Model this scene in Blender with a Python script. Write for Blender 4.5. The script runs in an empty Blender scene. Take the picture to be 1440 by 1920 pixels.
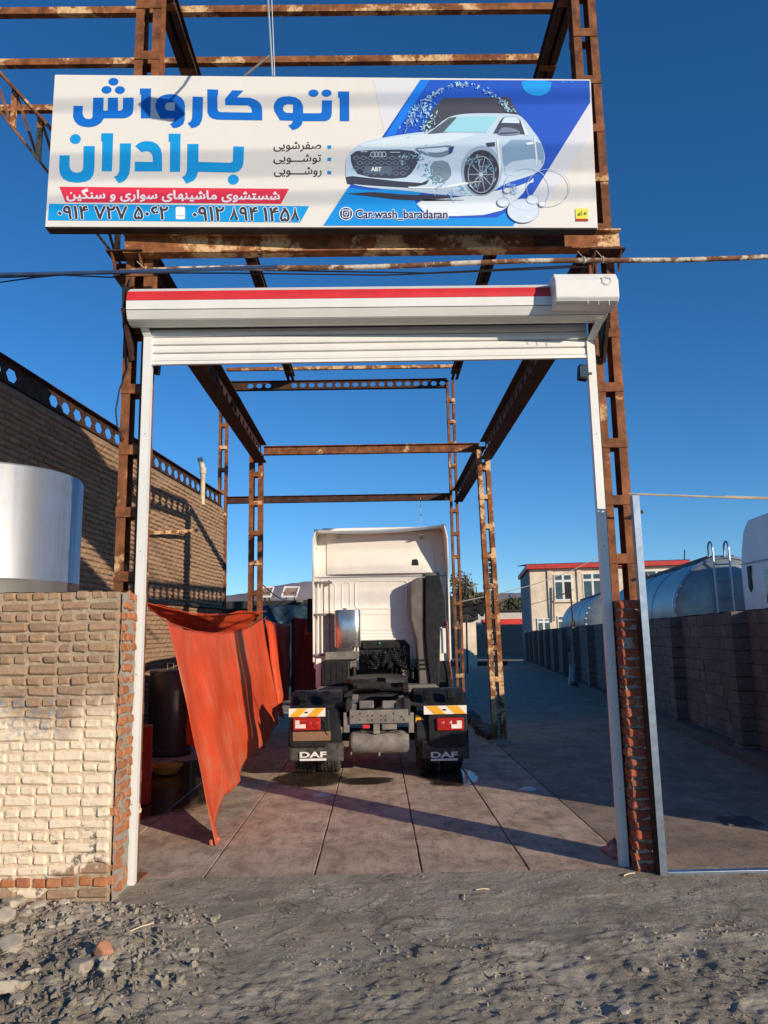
import bpy, bmesh, math, random
import numpy as np
from mathutils import Vector, Matrix, noise, Euler
from mathutils.geometry import tessellate_polygon
random.seed(7); np.random.seed(7)
rad = math.radians
SC = bpy.context.scene
COL = SC.collection

# ------------------------------------------------------------------ camera
FPX = 1430.0; CAMH = 1.85
_p, _r, _y = rad(9.41), rad(-1.067), rad(0.70)
FW = Vector((math.sin(_y)*math.cos(_p), math.cos(_y)*math.cos(_p), math.sin(_p)))
_rt = Vector((math.cos(_y), -math.sin(_y), 0)); _up = _rt.cross(FW)
RT = _rt*math.cos(_r) + _up*math.sin(_r); UP = -_rt*math.sin(_r) + _up*math.cos(_r)
CC = Vector((0, 0, CAMH))
cam = bpy.data.cameras.new('camera'); camo = bpy.data.objects.new('camera', cam); COL.objects.link(camo)
cam.sensor_fit = 'HORIZONTAL'; cam.sensor_width = 36.0; cam.lens = 36.0*FPX/1440.0
cam.clip_start = 0.05; cam.clip_end = 30000
mw = Matrix((RT, UP, -FW)).transposed().to_4x4(); mw.translation = CC
camo.matrix_world = mw; SC.camera = camo

# ------------------------------------------------------------------ world, sun, exposure
SUN_AZ, SUN_EL = 136.0, 16.0            # clockwise from +Y, elevation
_a, _e = rad(SUN_AZ), rad(SUN_EL)
TOSUN = Vector((math.sin(_a)*math.cos(_e), math.cos(_a)*math.cos(_e), math.sin(_e)))
W = bpy.data.worlds.new('World'); SC.world = W; W.use_nodes = True
nt = W.node_tree; nt.nodes.clear()
sky = nt.nodes.new('ShaderNodeTexSky'); sky.sky_type = 'NISHITA'; sky.sun_disc = False
sky.sun_elevation = _e; sky.sun_rotation = _a; sky.altitude = 1350
sky.air_density = 1.0; sky.dust_density = 0.0; sky.ozone_density = 5.0
bg = nt.nodes.new('ShaderNodeBackground'); bg.inputs[1].default_value = 0.14
wo = nt.nodes.new('ShaderNodeOutputWorld')
hs = nt.nodes.new('ShaderNodeHueSaturation'); hs.inputs['Saturation'].default_value = 1.15
nt.links.new(sky.outputs[0], hs.inputs['Color']); nt.links.new(hs.outputs[0], bg.inputs[0]); nt.links.new(bg.outputs[0], wo.inputs[0])
sl = bpy.data.lights.new('sun', 'SUN'); sl.energy = 5.0; sl.angle = rad(0.53); sl.color = (1.0, 0.85, 0.66)
so = bpy.data.objects.new('sun', sl); COL.objects.link(so); so.rotation_euler = TOSUN.to_track_quat('Z', 'Y').to_euler()
so.location = (8, -8, 12)
vs = SC.view_settings; vs.view_transform = 'Standard'; vs.look = 'None'; vs.gamma = 1; vs.exposure = 0.0
vs.use_curve_mapping = False
SC.render.engine = 'CYCLES'

# ------------------------------------------------------------------ pixel helpers (photo 1440x1920)
def ray(x, y): return RT*((x-720)/FPX) - UP*((y-960)/FPX) + FW
def atZ(x, y, z=0.0): v = ray(x, y); return CC + v*((z-CAMH)/v.z)
def atY(x, y, Y): v = ray(x, y); return CC + v*(Y/v.y)
def atX(x, y, X): v = ray(x, y); return CC + v*(X/v.x)

# ------------------------------------------------------------------ mesh helpers
class MB:
    def __init__(s): s.v = []; s.f = []
    def add(s, vs, fs):
        o = len(s.v); s.v += [tuple(v) for v in vs]; s.f += [tuple(i+o for i in f) for f in fs]; return s
    def box(s, x0, x1, y0, y1, z0, z1, M=None):
        vs = [Vector(p) for p in ((x0,y0,z0),(x1,y0,z0),(x1,y1,z0),(x0,y1,z0),(x0,y0,z1),(x1,y0,z1),(x1,y1,z1),(x0,y1,z1))]
        if M is not None: vs = [M @ v for v in vs]
        return s.add(vs, [(0,3,2,1),(4,5,6,7),(0,1,5,4),(1,2,6,5),(2,3,7,6),(3,0,4,7)])
    def bar(s, a, b, w, h, up=(0,0,1)):
        a, b = Vector(a), Vector(b); d = (b-a).normalized(); u = Vector(up)
        if abs(d.dot(u)) > .98: u = Vector((0,1,0))
        sx = d.cross(u).normalized(); u = sx.cross(d)
        vs = []
        for p in (a, b):
            for i, j in ((-1,-1),(1,-1),(1,1),(-1,1)): vs.append(p + sx*(i*w/2) + u*(j*h/2))
        return s.add(vs, [(0,1,2,3),(7,6,5,4),(0,4,5,1),(1,5,6,2),(2,6,7,3),(3,7,4,0)])
    def tube(s, pts, r, n=8, cap=True):
        pts = [Vector(p) for p in pts]; rs = r if isinstance(r, (list, tuple)) else [r]*len(pts)
        o = len(s.v); prev = None
        for i, p in enumerate(pts):
            d = (pts[min(i+1, len(pts)-1)] - pts[max(i-1, 0)]).normalized()
            if prev is None:
                a = Vector((0,0,1)) if abs(d.z) < .9 else Vector((1,0,0)); prev = d.cross(a).normalized()
            x = (prev - d*prev.dot(d)).normalized(); prev = x; y = d.cross(x)
            for k in range(n):
                t = 2*math.pi*k/n; s.v.append(tuple(p + x*(rs[i]*math.cos(t)) + y*(rs[i]*math.sin(t))))
        for i in range(len(pts)-1):
            for k in range(n):
                a = o+i*n+k; b = o+i*n+(k+1) % n; s.f.append((a, b, b+n, a+n))
        if cap:
            s.f.append(tuple(o+k for k in range(n))[::-1]); e = o+(len(pts)-1)*n; s.f.append(tuple(e+k for k in range(n)))
        return s
    def lathe(s, prof, c, axis='z', n=32):
        c = Vector(c); o = len(s.v); m = len(prof)
        for k in range(n):
            t = 2*math.pi*k/n; ct, st = math.cos(t), math.sin(t)
            for r, h in prof:
                s.v.append(tuple(c + (Vector((r*ct, r*st, h)) if axis == 'z' else Vector((h, r*ct, r*st)) if axis == 'x' else Vector((r*st, h, r*ct)))))
        for k in range(n):
            for i in range(m-1):
                a = o+k*m+i; b = o+((k+1) % n)*m+i; s.f.append((a, b, b+1, a+1))
        return s
    def prism(s, pts, d):
        n = len(pts); d = Vector(d); vs = [Vector(p) for p in pts]; vs += [p+d for p in vs]
        return s.add(vs, [tuple(range(n))[::-1], tuple(range(n, 2*n))] + [(i, (i+1) % n, n+(i+1) % n, n+i) for i in range(n)])
    def grid(s, nu, nv, fn):
        o = len(s.v)
        for i in range(nu+1):
            for j in range(nv+1): s.v.append(tuple(fn(i/nu, j/nv)))
        for i in range(nu):
            for j in range(nv):
                a = o+i*(nv+1)+j; s.f.append((a, a+1, a+nv+2, a+nv+1))
        return s
    def build(s, name, m, parent=None, smooth=False, bevel=0, solid=0, origin=None, fixn=True):
        me = bpy.data.meshes.new(name); base = WL.get(parent, Vector((0,0,0))) if parent else Vector((0,0,0))
        org = Vector(origin) if origin is not None else base
        me.from_pydata([(v[0]-org.x, v[1]-org.y, v[2]-org.z) for v in s.v], [], s.f)
        if fixn:
            bm = bmesh.new(); bm.from_mesh(me); bmesh.ops.recalc_face_normals(bm, faces=bm.faces); bm.to_mesh(me); bm.free()
        me.materials.append(m)
        if smooth:
            me.polygons.foreach_set('use_smooth', [True]*len(me.polygons))
        o = bpy.data.objects.new(name, me); COL.objects.link(o)
        if smooth and smooth != 'full': me.set_sharp_from_angle(angle=rad(38))
        if parent: o.parent = parent
        o.location = org - base; WL[o] = org
        if bevel:
            b = o.modifiers.new('bevel', 'BEVEL'); b.width = bevel; b.segments = 2; b.limit_method = 'ANGLE'; b.angle_limit = rad(40)
        if solid:
            b = o.modifiers.new('solid', 'SOLIDIFY'); b.thickness = solid; b.offset = 0
        return o
WL = {}
def thing(name, label, cat, loc, group=None):
    o = bpy.data.objects.new(name, None); COL.objects.link(o); o.location = loc; o.empty_display_size = .1
    WL[o] = Vector(loc); return tag(o, label, cat, group)
def tag(o, label, cat, group=None):
    o['label'] = label; o['category'] = cat
    if group: o['group'] = group
    return o
def struct(o): o['kind'] = 'structure'; return o
def stuff(o): o['kind'] = 'stuff'; return o
def inst(me, name, parent, loc, rot=(0,0,0), scale=(1,1,1)):
    o = bpy.data.objects.new(name, me); COL.objects.link(o)
    if parent: o.parent = parent
    o.location = Vector(loc) - (WL[parent] if parent else Vector((0,0,0))); o.rotation_euler = rot; o.scale = scale; WL[o] = Vector(loc)
    return o
def pxb(mb, x0, y0, x1, y1, Y, d):
    a = atY(x0, (y0+y1)/2, Y); b = atY(x1, (y0+y1)/2, Y); t = atY((x0+x1)/2, y0, Y); c = atY((x0+x1)/2, y1, Y)
    return mb.box(a.x, b.x, Y, Y+d, c.z, t.z)

# ------------------------------------------------------------------ materials
MATS = {}
def nd(t, k, **kw):
    n = t.nodes.new(k)
    for a, b in kw.items(): setattr(n, a, b)
    return n
class Mt:
    def __init__(s, name, rough=.7, metal=0.0, spec=.5):
        s.m = bpy.data.materials.new(name); s.m.use_nodes = True; s.t = s.m.node_tree; s.b = s.t.nodes['Principled BSDF']
        s.b.inputs['Roughness'].default_value = rough; s.b.inputs['Metallic'].default_value = metal
        s.b.inputs['Specular IOR Level'].default_value = spec
        s.geo = nd(s.t, 'ShaderNodeNewGeometry'); s.pos = s.geo.outputs['Position']
        MATS[name] = s.m
    def L(s, a, b): s.t.links.new(a, b)
    def scaled(s, sx, sy, sz):
        n = nd(s.t, 'ShaderNodeVectorMath', operation='MULTIPLY'); s.L(s.pos, n.inputs[0]); n.inputs[1].default_value = (sx, sy, sz); return n.outputs[0]
    def noise(s, scale, detail=5, rough=.6, vec=None, dist=0):
        n = nd(s.t, 'ShaderNodeTexNoise'); n.inputs['Scale'].default_value = scale; n.inputs['Detail'].default_value = detail
        n.inputs['Roughness'].default_value = rough; n.inputs['Distortion'].default_value = dist; s.L(vec or s.pos, n.inputs['Vector']); return n.outputs['Fac']
    def ramp(s, fac, stops, interp='LINEAR'):
        n = nd(s.t, 'ShaderNodeValToRGB'); r = n.color_ramp; r.interpolation = interp
        while len(r.elements) < len(stops): r.elements.new(.5)
        for e, (p, c) in zip(r.elements, stops):
            e.position = p; e.color = (c, c, c, 1) if isinstance(c, (int, float)) else (*c, 1)
        s.L(fac, n.inputs[0]); return n.outputs[0]
    def mix(s, fac, a, b, mode='MIX'):
        n = nd(s.t, 'ShaderNodeMix', data_type='RGBA', blend_type=mode)
        for sock, v in ((n.inputs[0], fac), (n.inputs[6], a), (n.inputs[7], b)):
            if isinstance(v, (int, float)): sock.default_value = v
            elif isinstance(v, tuple): sock.default_value = (*v, 1)
            else: s.L(v, sock)
        return n.outputs[2]
    def math(s, op, a, b=0.0, clamp=False):
        n = nd(s.t, 'ShaderNodeMath', operation=op, use_clamp=clamp)
        for sock, v in ((n.inputs[0], a), (n.inputs[1], b)):
            if isinstance(v, (int, float)): sock.default_value = v
            else: s.L(v, sock)
        return n.outputs[0]
    def sep(s):
        n = nd(s.t, 'ShaderNodeSeparateXYZ'); s.L(s.pos, n.inputs[0]); return n.outputs
    def rnd(s): return nd(s.t, 'ShaderNodeObjectInfo').outputs['Random']
    def col(s, c):
        if isinstance(c, tuple): s.b.inputs['Base Color'].default_value = (*c, 1)
        else: s.L(c, s.b.inputs['Base Color'])
        return s
    def rgh(s, c): s.L(c, s.b.inputs['Roughness']); return s
    def bump(s, h, strength=.4, dist=.01):
        n = nd(s.t, 'ShaderNodeBump'); n.inputs['Strength'].default_value = strength; n.inputs['Distance'].default_value = dist
        s.L(h, n.inputs['Height']); s.L(n.outputs[0], s.b.inputs['Normal']); return s

def simple(name, c, rough=.6, metal=0.0, var=.18, scale=6, bump=0.0, bscale=60, spec=.5, dirt=None):
    m = Mt(name, rough, metal, .25 if max(c) < .05 else spec)
    n = m.noise(scale, 6)
    lo = tuple(max(0, x*(1-var*1.6)) for x in c); hi = tuple(min(1, x*(1+var)) for x in c)
    k = m.ramp(n, [(.3, lo), (.7, hi)])
    if dirt:
        k = m.mix(m.ramp(m.noise(2.3, 8, .7), [(.5, 0.0), (.72, dirt[1])]), k, dirt[0])
    m.col(k)
    if bump: m.bump(m.noise(bscale, 4), bump, .004)
    return m.m
def rustmat(name, dark, mid, light, la=.62, sc=3.0, rough=.78):
    m = Mt(name, rough, 0, .3)
    a = m.ramp(m.noise(sc*2.2, 8, .65), [(.32, dark), (.55, mid), (.75, tuple(x*1.5 for x in mid))])
    st = m.noise(sc*5, 6, .7, m.scaled(1, 1, .35))
    a = m.mix(m.ramp(st, [(.45, 0.0), (.75, .55)]), a, tuple(x*.5 for x in dark))
    pr = m.mix(m.ramp(m.noise(sc*.9, 5, .7), [(la, 0.0), (la+.06, 1.0)]), a, light)
    pr = m.mix(m.ramp(m.noise(sc*9, 5, .7), [(.5, 0.0), (.62, .6)]), pr, a)
    m.col(pr); m.bump(m.noise(45, 6, .7), .35, .004); return m.m

RUST = rustmat('rusty_steel', (.085,.034,.016), (.25,.092,.036), (.58,.36,.17))
RUSTD = rustmat('dark_rusty_steel', (.028,.014,.010), (.075,.032,.019), (.26,.15,.08), .68)
RUSTL = rustmat('bright_rusty_steel', (.11,.042,.018), (.29,.108,.040), (.68,.46,.24), .52)
STEELD = simple('dark_painted_steel', (.035,.033,.034), .55, 0, .3, 5, .15)
GALV = Mt('galvanised_steel', .33, .85)
GALV.col(GALV.ramp(GALV.noise(14, 5, .7), [(.3, (.24,.30,.37)), (.7, (.40,.46,.53))])); GALV = GALV.m
TANKM = Mt('streaked_zinc_sheet', .34, .85)
_s = TANKM.noise(9, 7, .7, TANKM.scaled(1, 1, .06))
TANKM.col(TANKM.mix(TANKM.ramp(TANKM.noise(5, 5), [(.45, 0.0), (.75, .45)]), TANKM.ramp(_s, [(.3, (.42,.43,.42)), (.7, (.72,.72,.70))]), (.5,.44,.34)))
TANKM.rgh(TANKM.ramp(_s, [(.3, .42), (.7, .27)])); TANKM = TANKM.m
WHITE = simple('white_aluminium', (.74,.74,.71), .42, 0, .03, 3, 0, dirt=((.55,.53,.48), .25))
RED = simple('red_paint', (.62,.03,.035), .45, 0, .08)
BLACKP = simple('black_plastic', (.016,.017,.019), .5, 0, .35, 9, .1, 90)
BLACKM = simple('black_metal', (.028,.028,.029), .55, 0, .4, 6, .1)
RUBBER = simple('tyre_rubber', (.062,.058,.052), .75, 0, .5, 14, .2, 80)
GREYM = simple('dusty_grey_metal', (.20,.185,.165), .68, 0, .25, 8, .15, 70, dirt=((.08,.07,.06), .6))
CABW = simple('white_truck_paint', (.86,.82,.75), .32, 0, .04, 2, 0, dirt=((.66,.59,.49), .35))
CABG = simple('grey_truck_trim', (.28,.29,.31), .45, 0, .1)
TRUCKLIL = simple('white_parked_truck_paint', (.74,.74,.76), .35, 0, .04)
SILV = Mt('stainless_sheet', .25, .95); SILV.col(SILV.ramp(SILV.noise(12, 6, .7, SILV.scaled(1,1,.15)), [(.3, (.55,.53,.50)), (.7, (.80,.78,.74))])); SILV.bump(SILV.noise(5, 3), .25, .02); SILV = SILV.m
def tarpmat(name, c, d):
    m = Mt(name, .5, 0, .35)
    k = m.ramp(m.noise(2.2, 7, .65), [(.3, tuple(x*.78 for x in c)), (.65, c)])
    k = m.mix(m.ramp(m.noise(5, 8, .72, m.scaled(1,1,.35)), [(.52, 0.0), (.75, .75)]), k, d)
    z = m.sep()[2]
    k = m.mix(m.math('MULTIPLY', m.ramp(z, [(.0, 1.0), (1.0, 0.0)]), m.ramp(m.noise(3.3, 6, .7), [(.4, 0.0), (.66, .8)])), k, d)
    m.col(k)
    tr = nd(m.t, 'ShaderNodeBsdfTranslucent'); m.L(k, tr.inputs[0])
    mx = nd(m.t, 'ShaderNodeMixShader'); mx.inputs[0].default_value = .28
    out = m.t.nodes['Material Output']; m.L(m.b.outputs[0], mx.inputs[1]); m.L(tr.outputs[0], mx.inputs[2]); m.L(mx.outputs[0], out.inputs[0])
    w = m.noise(7, 5, .6, m.scaled(1, 1, .5), 1.2)
    m.bump(m.math('ADD', w, m.math('MULTIPLY', m.noise(160, 2), .12)), .5, .03); return m.m
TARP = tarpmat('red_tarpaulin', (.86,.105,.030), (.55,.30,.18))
TARPD = tarpmat('shaded_red_tarpaulin', (.42,.030,.022), (.24,.10,.07))  # darker copy of the tarp red, shade of the rear sheets in the colour
BLUETARP = simple('dark_blue_tarpaulin', (.018,.040,.060), .5, 0, .5, 4, .4, 12)
YELLOWP = simple('yellow_plastic', (.62,.30,.05), .45)
REDDRUM = simple('red_drum_paint', (.42,.035,.03), .5, 0, .2, 5, .1)
DARKTANK = Mt('dark_tank_metal', .3, .6); DARKTANK.col(DARKTANK.ramp(DARKTANK.noise(6, 5, .6, DARKTANK.scaled(1,1,.1)), [(.3, (.07,.055,.05)), (.7, (.20,.17,.16))])); DARKTANK = DARKTANK.m
GLASS = simple('window_glass', (.05,.075,.085), .06, 0, .2, 2, 0, 1, .8)
CABLE = simple('black_cable', (.015,.015,.017), .6)
BLUEPIPE = simple('blue_hose', (.03,.07,.16), .5)
ROPE = simple('pale_rope', (.60,.50,.34), .9)
REDLENS = simple('red_lens', (.38,.018,.014), .18, 0, .1, 10); WLENS = simple('clear_lens', (.75,.68,.62), .15)
STRIPEY = simple('yellow_reflective', (.80,.40,.02), .4, 0, .06); STRIPEW = simple('white_reflective', (.78,.74,.66), .4, 0, .06)
BROWNPLATE = simple('brown_number_plate', (.22,.12,.065), .6, 0, .05)
DECALW = simple('white_lettering', (.72,.72,.70), .5, 0, .06)
PVC = simple('beige_pipe', (.55,.47,.34), .6)
PANELM = simple('solar_panel_back', (.34,.22,.16), .5)

def brickmat(name, cols, whitewash=None, mortar=False):
    m = Mt(name, .88, 0, .2)
    if mortar: k = m.ramp(m.noise(9, 7, .7), [(.3, cols[0]), (.7, cols[1])])
    else:
        k = m.ramp(m.rnd(), [(i/(len(cols)-1), c) for i, c in enumerate(cols)])
        k = m.mix(m.ramp(m.noise(18, 7, .7), [(.42, 0.0), (.7, .55)]), k, tuple(x*.55 for x in cols[0]))
        k = m.mix(m.ramp(m.noise(30, 6, .7), [(.55, 0.0), (.72, .5)]), k, (.46,.37,.26))
    if whitewash == 'front':
        z = m.sep()[2]
        zz = m.math('ADD', z, m.math('MULTIPLY', m.math('SUBTRACT', m.noise(2.2, 5, .6), .5), .9))
        wash = m.math('MULTIPLY', m.ramp(m.math('MULTIPLY', zz, .5), [(.085, 0.0), (.10, 1.0), (.62, 1.0), (.72, .0)]), m.ramp(m.noise(16, 7, .75), [(.28, .45), (.48, .98)]))
        k = m.mix(wash, k, (.68,.55,.40) if mortar else (.84,.70,.52))
        bl = m.math('MULTIPLY', m.ramp(m.math('MULTIPLY', zz, .5), [(.06, 0.0), (.12, 1.0), (.24, 1.0), (.30, 0.0)]), m.ramp(m.noise(7, 8, .78), [(.55, 0.0), (.60, .85)]))
        k = m.mix(bl, k, (.07,.075,.07))
        x = m.sep()[0]
        bz = m.math('MULTIPLY', m.ramp(m.math('MULTIPLY', z, .5), [(.55, 0.0), (.60, 1.0), (.71, 1.0), (.76, 0.0)]), m.ramp(m.math('MULTIPLY_ADD', x, .25) if False else m.math('ADD', m.math('MULTIPLY', x, .5), 2.0), [(.50, 0.0), (.58, 1.0), (.80, 1.0), (.86, 0.0)]))
        bz = m.math('MULTIPLY', bz, m.ramp(m.noise(24, 4, .6), [(.5, 0.0), (.6, .5)]))
        k = m.mix(bz, k, (.12,.22,.34))
    m.col(k); m.bump(m.math('ADD', m.noise(38, 7, .72), m.math('MULTIPLY', m.noise(150, 3), .3)), .75, .012); return m.m
BRF = brickmat('worn_brick', [(.36,.225,.135), (.42,.27,.165), (.34,.23,.15), (.46,.31,.195), (.29,.195,.13)], 'front')
MOF = brickmat('cement_mortar', [(.33,.255,.172), (.46,.36,.25)], 'front', True)
BRO = brickmat('orange_brick', [(.46,.17,.07), (.52,.21,.09), (.36,.14,.07), (.50,.24,.12)])
MORT = brickmat('grey_mortar', [(.28,.25,.21), (.42,.38,.32)], None, True)
BRR = brickmat('red_brick', [(.36,.085,.045), (.42,.11,.055), (.28,.07,.045), (.40,.15,.085)])
BRS = brickmat('tan_brick', [(.33,.205,.125), (.39,.25,.155), (.29,.18,.115), (.42,.28,.18)])
MOS = brickmat('tan_mortar', [(.20,.14,.095), (.30,.215,.145)], None, True)
BLK = brickmat('concrete_block', [(.16,.128,.118), (.20,.158,.142), (.14,.118,.112), (.235,.188,.168)])
MOB = brickmat('block_mortar', [(.10,.085,.078), (.16,.138,.126)], None, True)
FARB = brickmat('far_grey_block', [(.22,.21,.19), (.28,.26,.23)], None, True)

# ------------------------------------------------------------------ ground
GR = Mt('cement_and_dust', .92, 0, .2)
k = GR.ramp(GR.noise(1.1, 9, .68), [(.28, (.31,.268,.205)), (.5, (.41,.358,.278)), (.72, (.50,.44,.345))])
k = GR.mix(GR.ramp(GR.noise(26, 7, .75), [(.45, 0.0), (.75, .5)]), k, (.22,.18,.13))
k = GR.mix(GR.ramp(GR.noise(120, 3, .6), [(.56, 0.0), (.64, .6)]), k, (.20,.165,.12))
k = GR.mix(GR.ramp(GR.noise(95, 4, .7), [(.60, 0.0), (.68, .5)]), k, (.62,.54,.42))
k = GR.mix(GR.ramp(GR.noise(6, 8, .7), [(.60, 0.0), (.72, .45)]), k, (.55,.475,.36))
x = GR.sep()[0]
k = GR.mix(GR.math('MULTIPLY', GR.ramp(GR.math('ADD', GR.math('MULTIPLY', x, .2), .7), [(.30, 1.0), (.45, 0.0)]), GR.ramp(GR.noise(14, 8, .7), [(.35, 0.0), (.6, .6)])), k, (.40,.32,.245))
vo = nd(GR.t, 'ShaderNodeTexVoronoi', feature='DISTANCE_TO_EDGE'); vo.inputs['Scale'].default_value = 1.9
wv = nd(GR.t, 'ShaderNodeVectorMath', operation='ADD'); nv_ = nd(GR.t, 'ShaderNodeTexNoise'); nv_.inputs['Scale'].default_value = 3.2; nv_.inputs['Detail'].default_value = 6; GR.L(GR.pos, nv_.inputs['Vector']); GR.L(GR.pos, wv.inputs[0]); GR.L(nv_.outputs['Color'], wv.inputs[1]); GR.L(wv.outputs[0], vo.inputs['Vector'])
crk = GR.math('MULTIPLY', GR.ramp(vo.outputs['Distance'], [(.006, 1.0), (.016, 0.0)]), GR.ramp(GR.noise(1.2, 3), [(.48, 0.0), (.56, 1.0)]))
k = GR.mix(GR.math('MULTIPLY', crk, .75), k, (.10,.085,.065))
GR.col(k)
hh = GR.math('ADD', GR.math('MULTIPLY', GR.noise(30, 8, .78), 1.7), GR.math('MULTIPLY', GR.noise(90, 6, .8), .7))
patch = GR.ramp(GR.noise(1.7, 6, .65), [(.44, .22), (.60, .9)])
GR.bump(GR.math('SUBTRACT', GR.math('MULTIPLY', hh, patch), GR.math('MULTIPLY', crk, .5)), 1.0, .024); GRM = GR.m

def slabmat(name, wet=True):
    m = Mt(name, .8, 0, .3); q = 1.0 if wet else .62  # alley copy gets a darker base colour to deepen its shade
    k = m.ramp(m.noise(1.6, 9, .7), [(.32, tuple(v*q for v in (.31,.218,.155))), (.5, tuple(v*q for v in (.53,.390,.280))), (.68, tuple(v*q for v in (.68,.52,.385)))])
    k = m.mix(m.ramp(m.noise(7, 9, .8, m.scaled(1,.5,1)), [(.47, 0.0), (.66, .75)]), k, (.15,.115,.086))
    k = m.mix(m.ramp(m.noise(22, 6, .8), [(.58, 0.0), (.66, .8)]), k, (.085,.066,.052))
    k = m.mix(m.ramp(m.noise(30, 7, .7, m.scaled(1,.06,1)), [(.52, 0.0), (.72, .45)]), k, (.20,.155,.12))
    k = m.mix(m.ramp(m.noise(3, 7, .7), [(.6, 0.0), (.72, .5)]), k, (.52,.45,.37))
    b = m.noise(32, 7, .7)
    if wet:
        sx, sy, sz = m.sep()
        n = m.math('MULTIPLY', m.math('SUBTRACT', m.noise(1.35, 6, .6), .5), 2.6)
        # oily wash water lying round the rear wheels, an irregular pool
        def blob(cx, cy, rx, ry):
            dx = m.math('DIVIDE', m.math('SUBTRACT', sx, cx), rx); dy = m.math('DIVIDE', m.math('SUBTRACT', sy, cy), ry)
            return m.math('ADD', m.math('MULTIPLY', dx, dx), m.math('MULTIPLY', dy, dy))
        d = m.math('MINIMUM', m.math('MINIMUM', blob(-.95, 10.75, .50, .75), blob(.90, 10.75, .42, .75)), m.math('MINIMUM', blob(-.15, 10.5, .40, .28), blob(-2.7, 10.6, .8, 2.4)))
        wm = m.ramp(m.math('ADD', d, n), [(.75, 1.0), (.95, 0.0)])
        damp = m.ramp(m.math('ADD', d, n), [(.6, 1.0), (1.0, .0)])
        k = m.mix(damp, k, m.mix(1.0, k, (.15,.14,.135), 'MULTIPLY'))
        m.rgh(m.ramp(wm, [(.0, .8), (.6, .10), (1.0, .05)]))
        b = m.math('MULTIPLY', b, m.math('SUBTRACT', 1.0, m.math('MULTIPLY', wm, .95)))
    m.col(k); m.bump(b, .5, .012); return m.m
SLAB = slabmat('stained_concrete_slab'); ALLEY = slabmat('shaded_alley_concrete', False)

mb = MB(); mb.grid(1, 1, lambda u, v: (-3000+6000*u, -3000+6000*v, -.12)); 
FARG = simple('dry_earth', (.24,.20,.15), .95, 0, .25, .3)
struct(mb.build('ground', FARG))
# the trodden cement and dirt apron before the gate
def gh(x, y):
    edge = min(1, max(0, (6.42-y)/.6))
    rub = min(1, max(0, (-1.15-x - .35*(y-5.2) + .5*noise.noise((x*1.1, y*1.1, 3)))/.7)) * min(1, max(0, (6.0-y)/.35))
    rgt = min(1, max(0, (4.95-y + .45*noise.noise((x*.9, y*.9, 9)))/.5))
    h = .012*noise.fractal((x*1.2, y*1.2, 0), 1, 2, 4) + .006*noise.fractal((x*6, y*6, 5), 1, 2, 4)
    h += rub*(.05 + .034*noise.fractal((x*3.2, y*3.2, 2), 1, 2, 5) + .030*noise.fractal((x*12, y*12, 7), .8, 2, 5))
    r2 = noise.fractal((x*2.6, y*2.6, 4), 1, 2, 5)
    h += rgt*(.010*r2 + .013*noise.fractal((x*13, y*13, 8), .8, 2, 5) + .010*max(0, noise.fractal((x*5, y*5, 21), 1, 2, 4))) * (1-rub)
    h += .006*max(0, 1-abs(noise.noise((x*1.7, y*1.7, 31)))*14)*edge
    # broken cement ridges at the right of the apron
    c1 = abs((x-1.55) + .55*(y-5.25) + .10*noise.noise((x*4, y*4, 1)))
    h += .035*max(0, 1-c1/.09)*min(1, max(0, (5.7-y)/.3))*noise.noise((x*3, y*5, 3))
    c2 = abs((y-5.0) - .12*(x-1.5) + .12*noise.noise((x*3, y*3, 11)))
    h += .03*max(0, 1-c2/.14)*(1 if x > .2 else 0)*(.5+.8*noise.noise((x*6, y*6, 12)))
    h -= .06*max(0, (3.2-y))*0
    return h*edge*1.0 + .004
mb = MB(); nu, nv = 420, 250
mb.grid(nu, nv, lambda u, v: (lambda x, y: (x, y, gh(x, y)))(-3.5+8.0*u, 3.2+3.26*v))
struct(mb.build('dirt_apron', GRM, smooth='full'))
mb = MB(); mb.grid(4, 4, lambda u, v: (-30+60*u, -25+31.42*v, -.05)); struct(mb.build('street', GRM))
# alley concrete
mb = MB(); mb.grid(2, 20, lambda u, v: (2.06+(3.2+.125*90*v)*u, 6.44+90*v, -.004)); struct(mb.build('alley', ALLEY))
# workshop floor with its slab strips
mb = MB(); mb.box(-5.2, 2.06, 6.45, 24, -.10, -.012); fl = struct(mb.build('concrete_floor', simple('floor_bed', (.10,.08,.065), .9)))
xs = [-4.6, -3.5, -2.36, -1.41, -.53, .33, 1.19, 2.05]; ys = [6.46, 11.6, 16.2, 22.5]
for i in range(len(xs)-1):
    for j in range(len(ys)-1):
        mb = MB(); g = .0065
        x0, x1, y0, y1 = xs[i]+g, xs[i+1]-g, ys[j]+g*.6, ys[j+1]-g*.6; dz = random.uniform(-.003, .003)
        w = lambda a: .006*noise.noise((a*2.3, i, j))
        n = 26; top = []
        L = [(x0+w(y0+(y1-y0)*t/n), y0+(y1-y0)*t/n) for t in range(n+1)]; R = [(x1+w(9+y0+(y1-y0)*t/n), y0+(y1-y0)*t/n) for t in range(n+1)]
        v = [(a, b, 0.0+dz) for a, b in L] + [(a, b, 0.0+dz) for a, b in R] + [(a, b, -.03) for a, b in L] + [(a, b, -.03) for a, b in R]
        m = n+1; f = []
        for t in range(n): f += [(t, m+t, m+t+1, t+1), (t, t+1, 2*m+t+1, 2*m+t), (m+t+1, m+t, 3*m+t, 3*m+t+1)]
        f += [(0, 2*m, 3*m, m), (n, m+n, 3*m+n, 2*m+n)]
        mb.add(v, f); mb.build('slab', SLAB, fl, bevel=.005)

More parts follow.
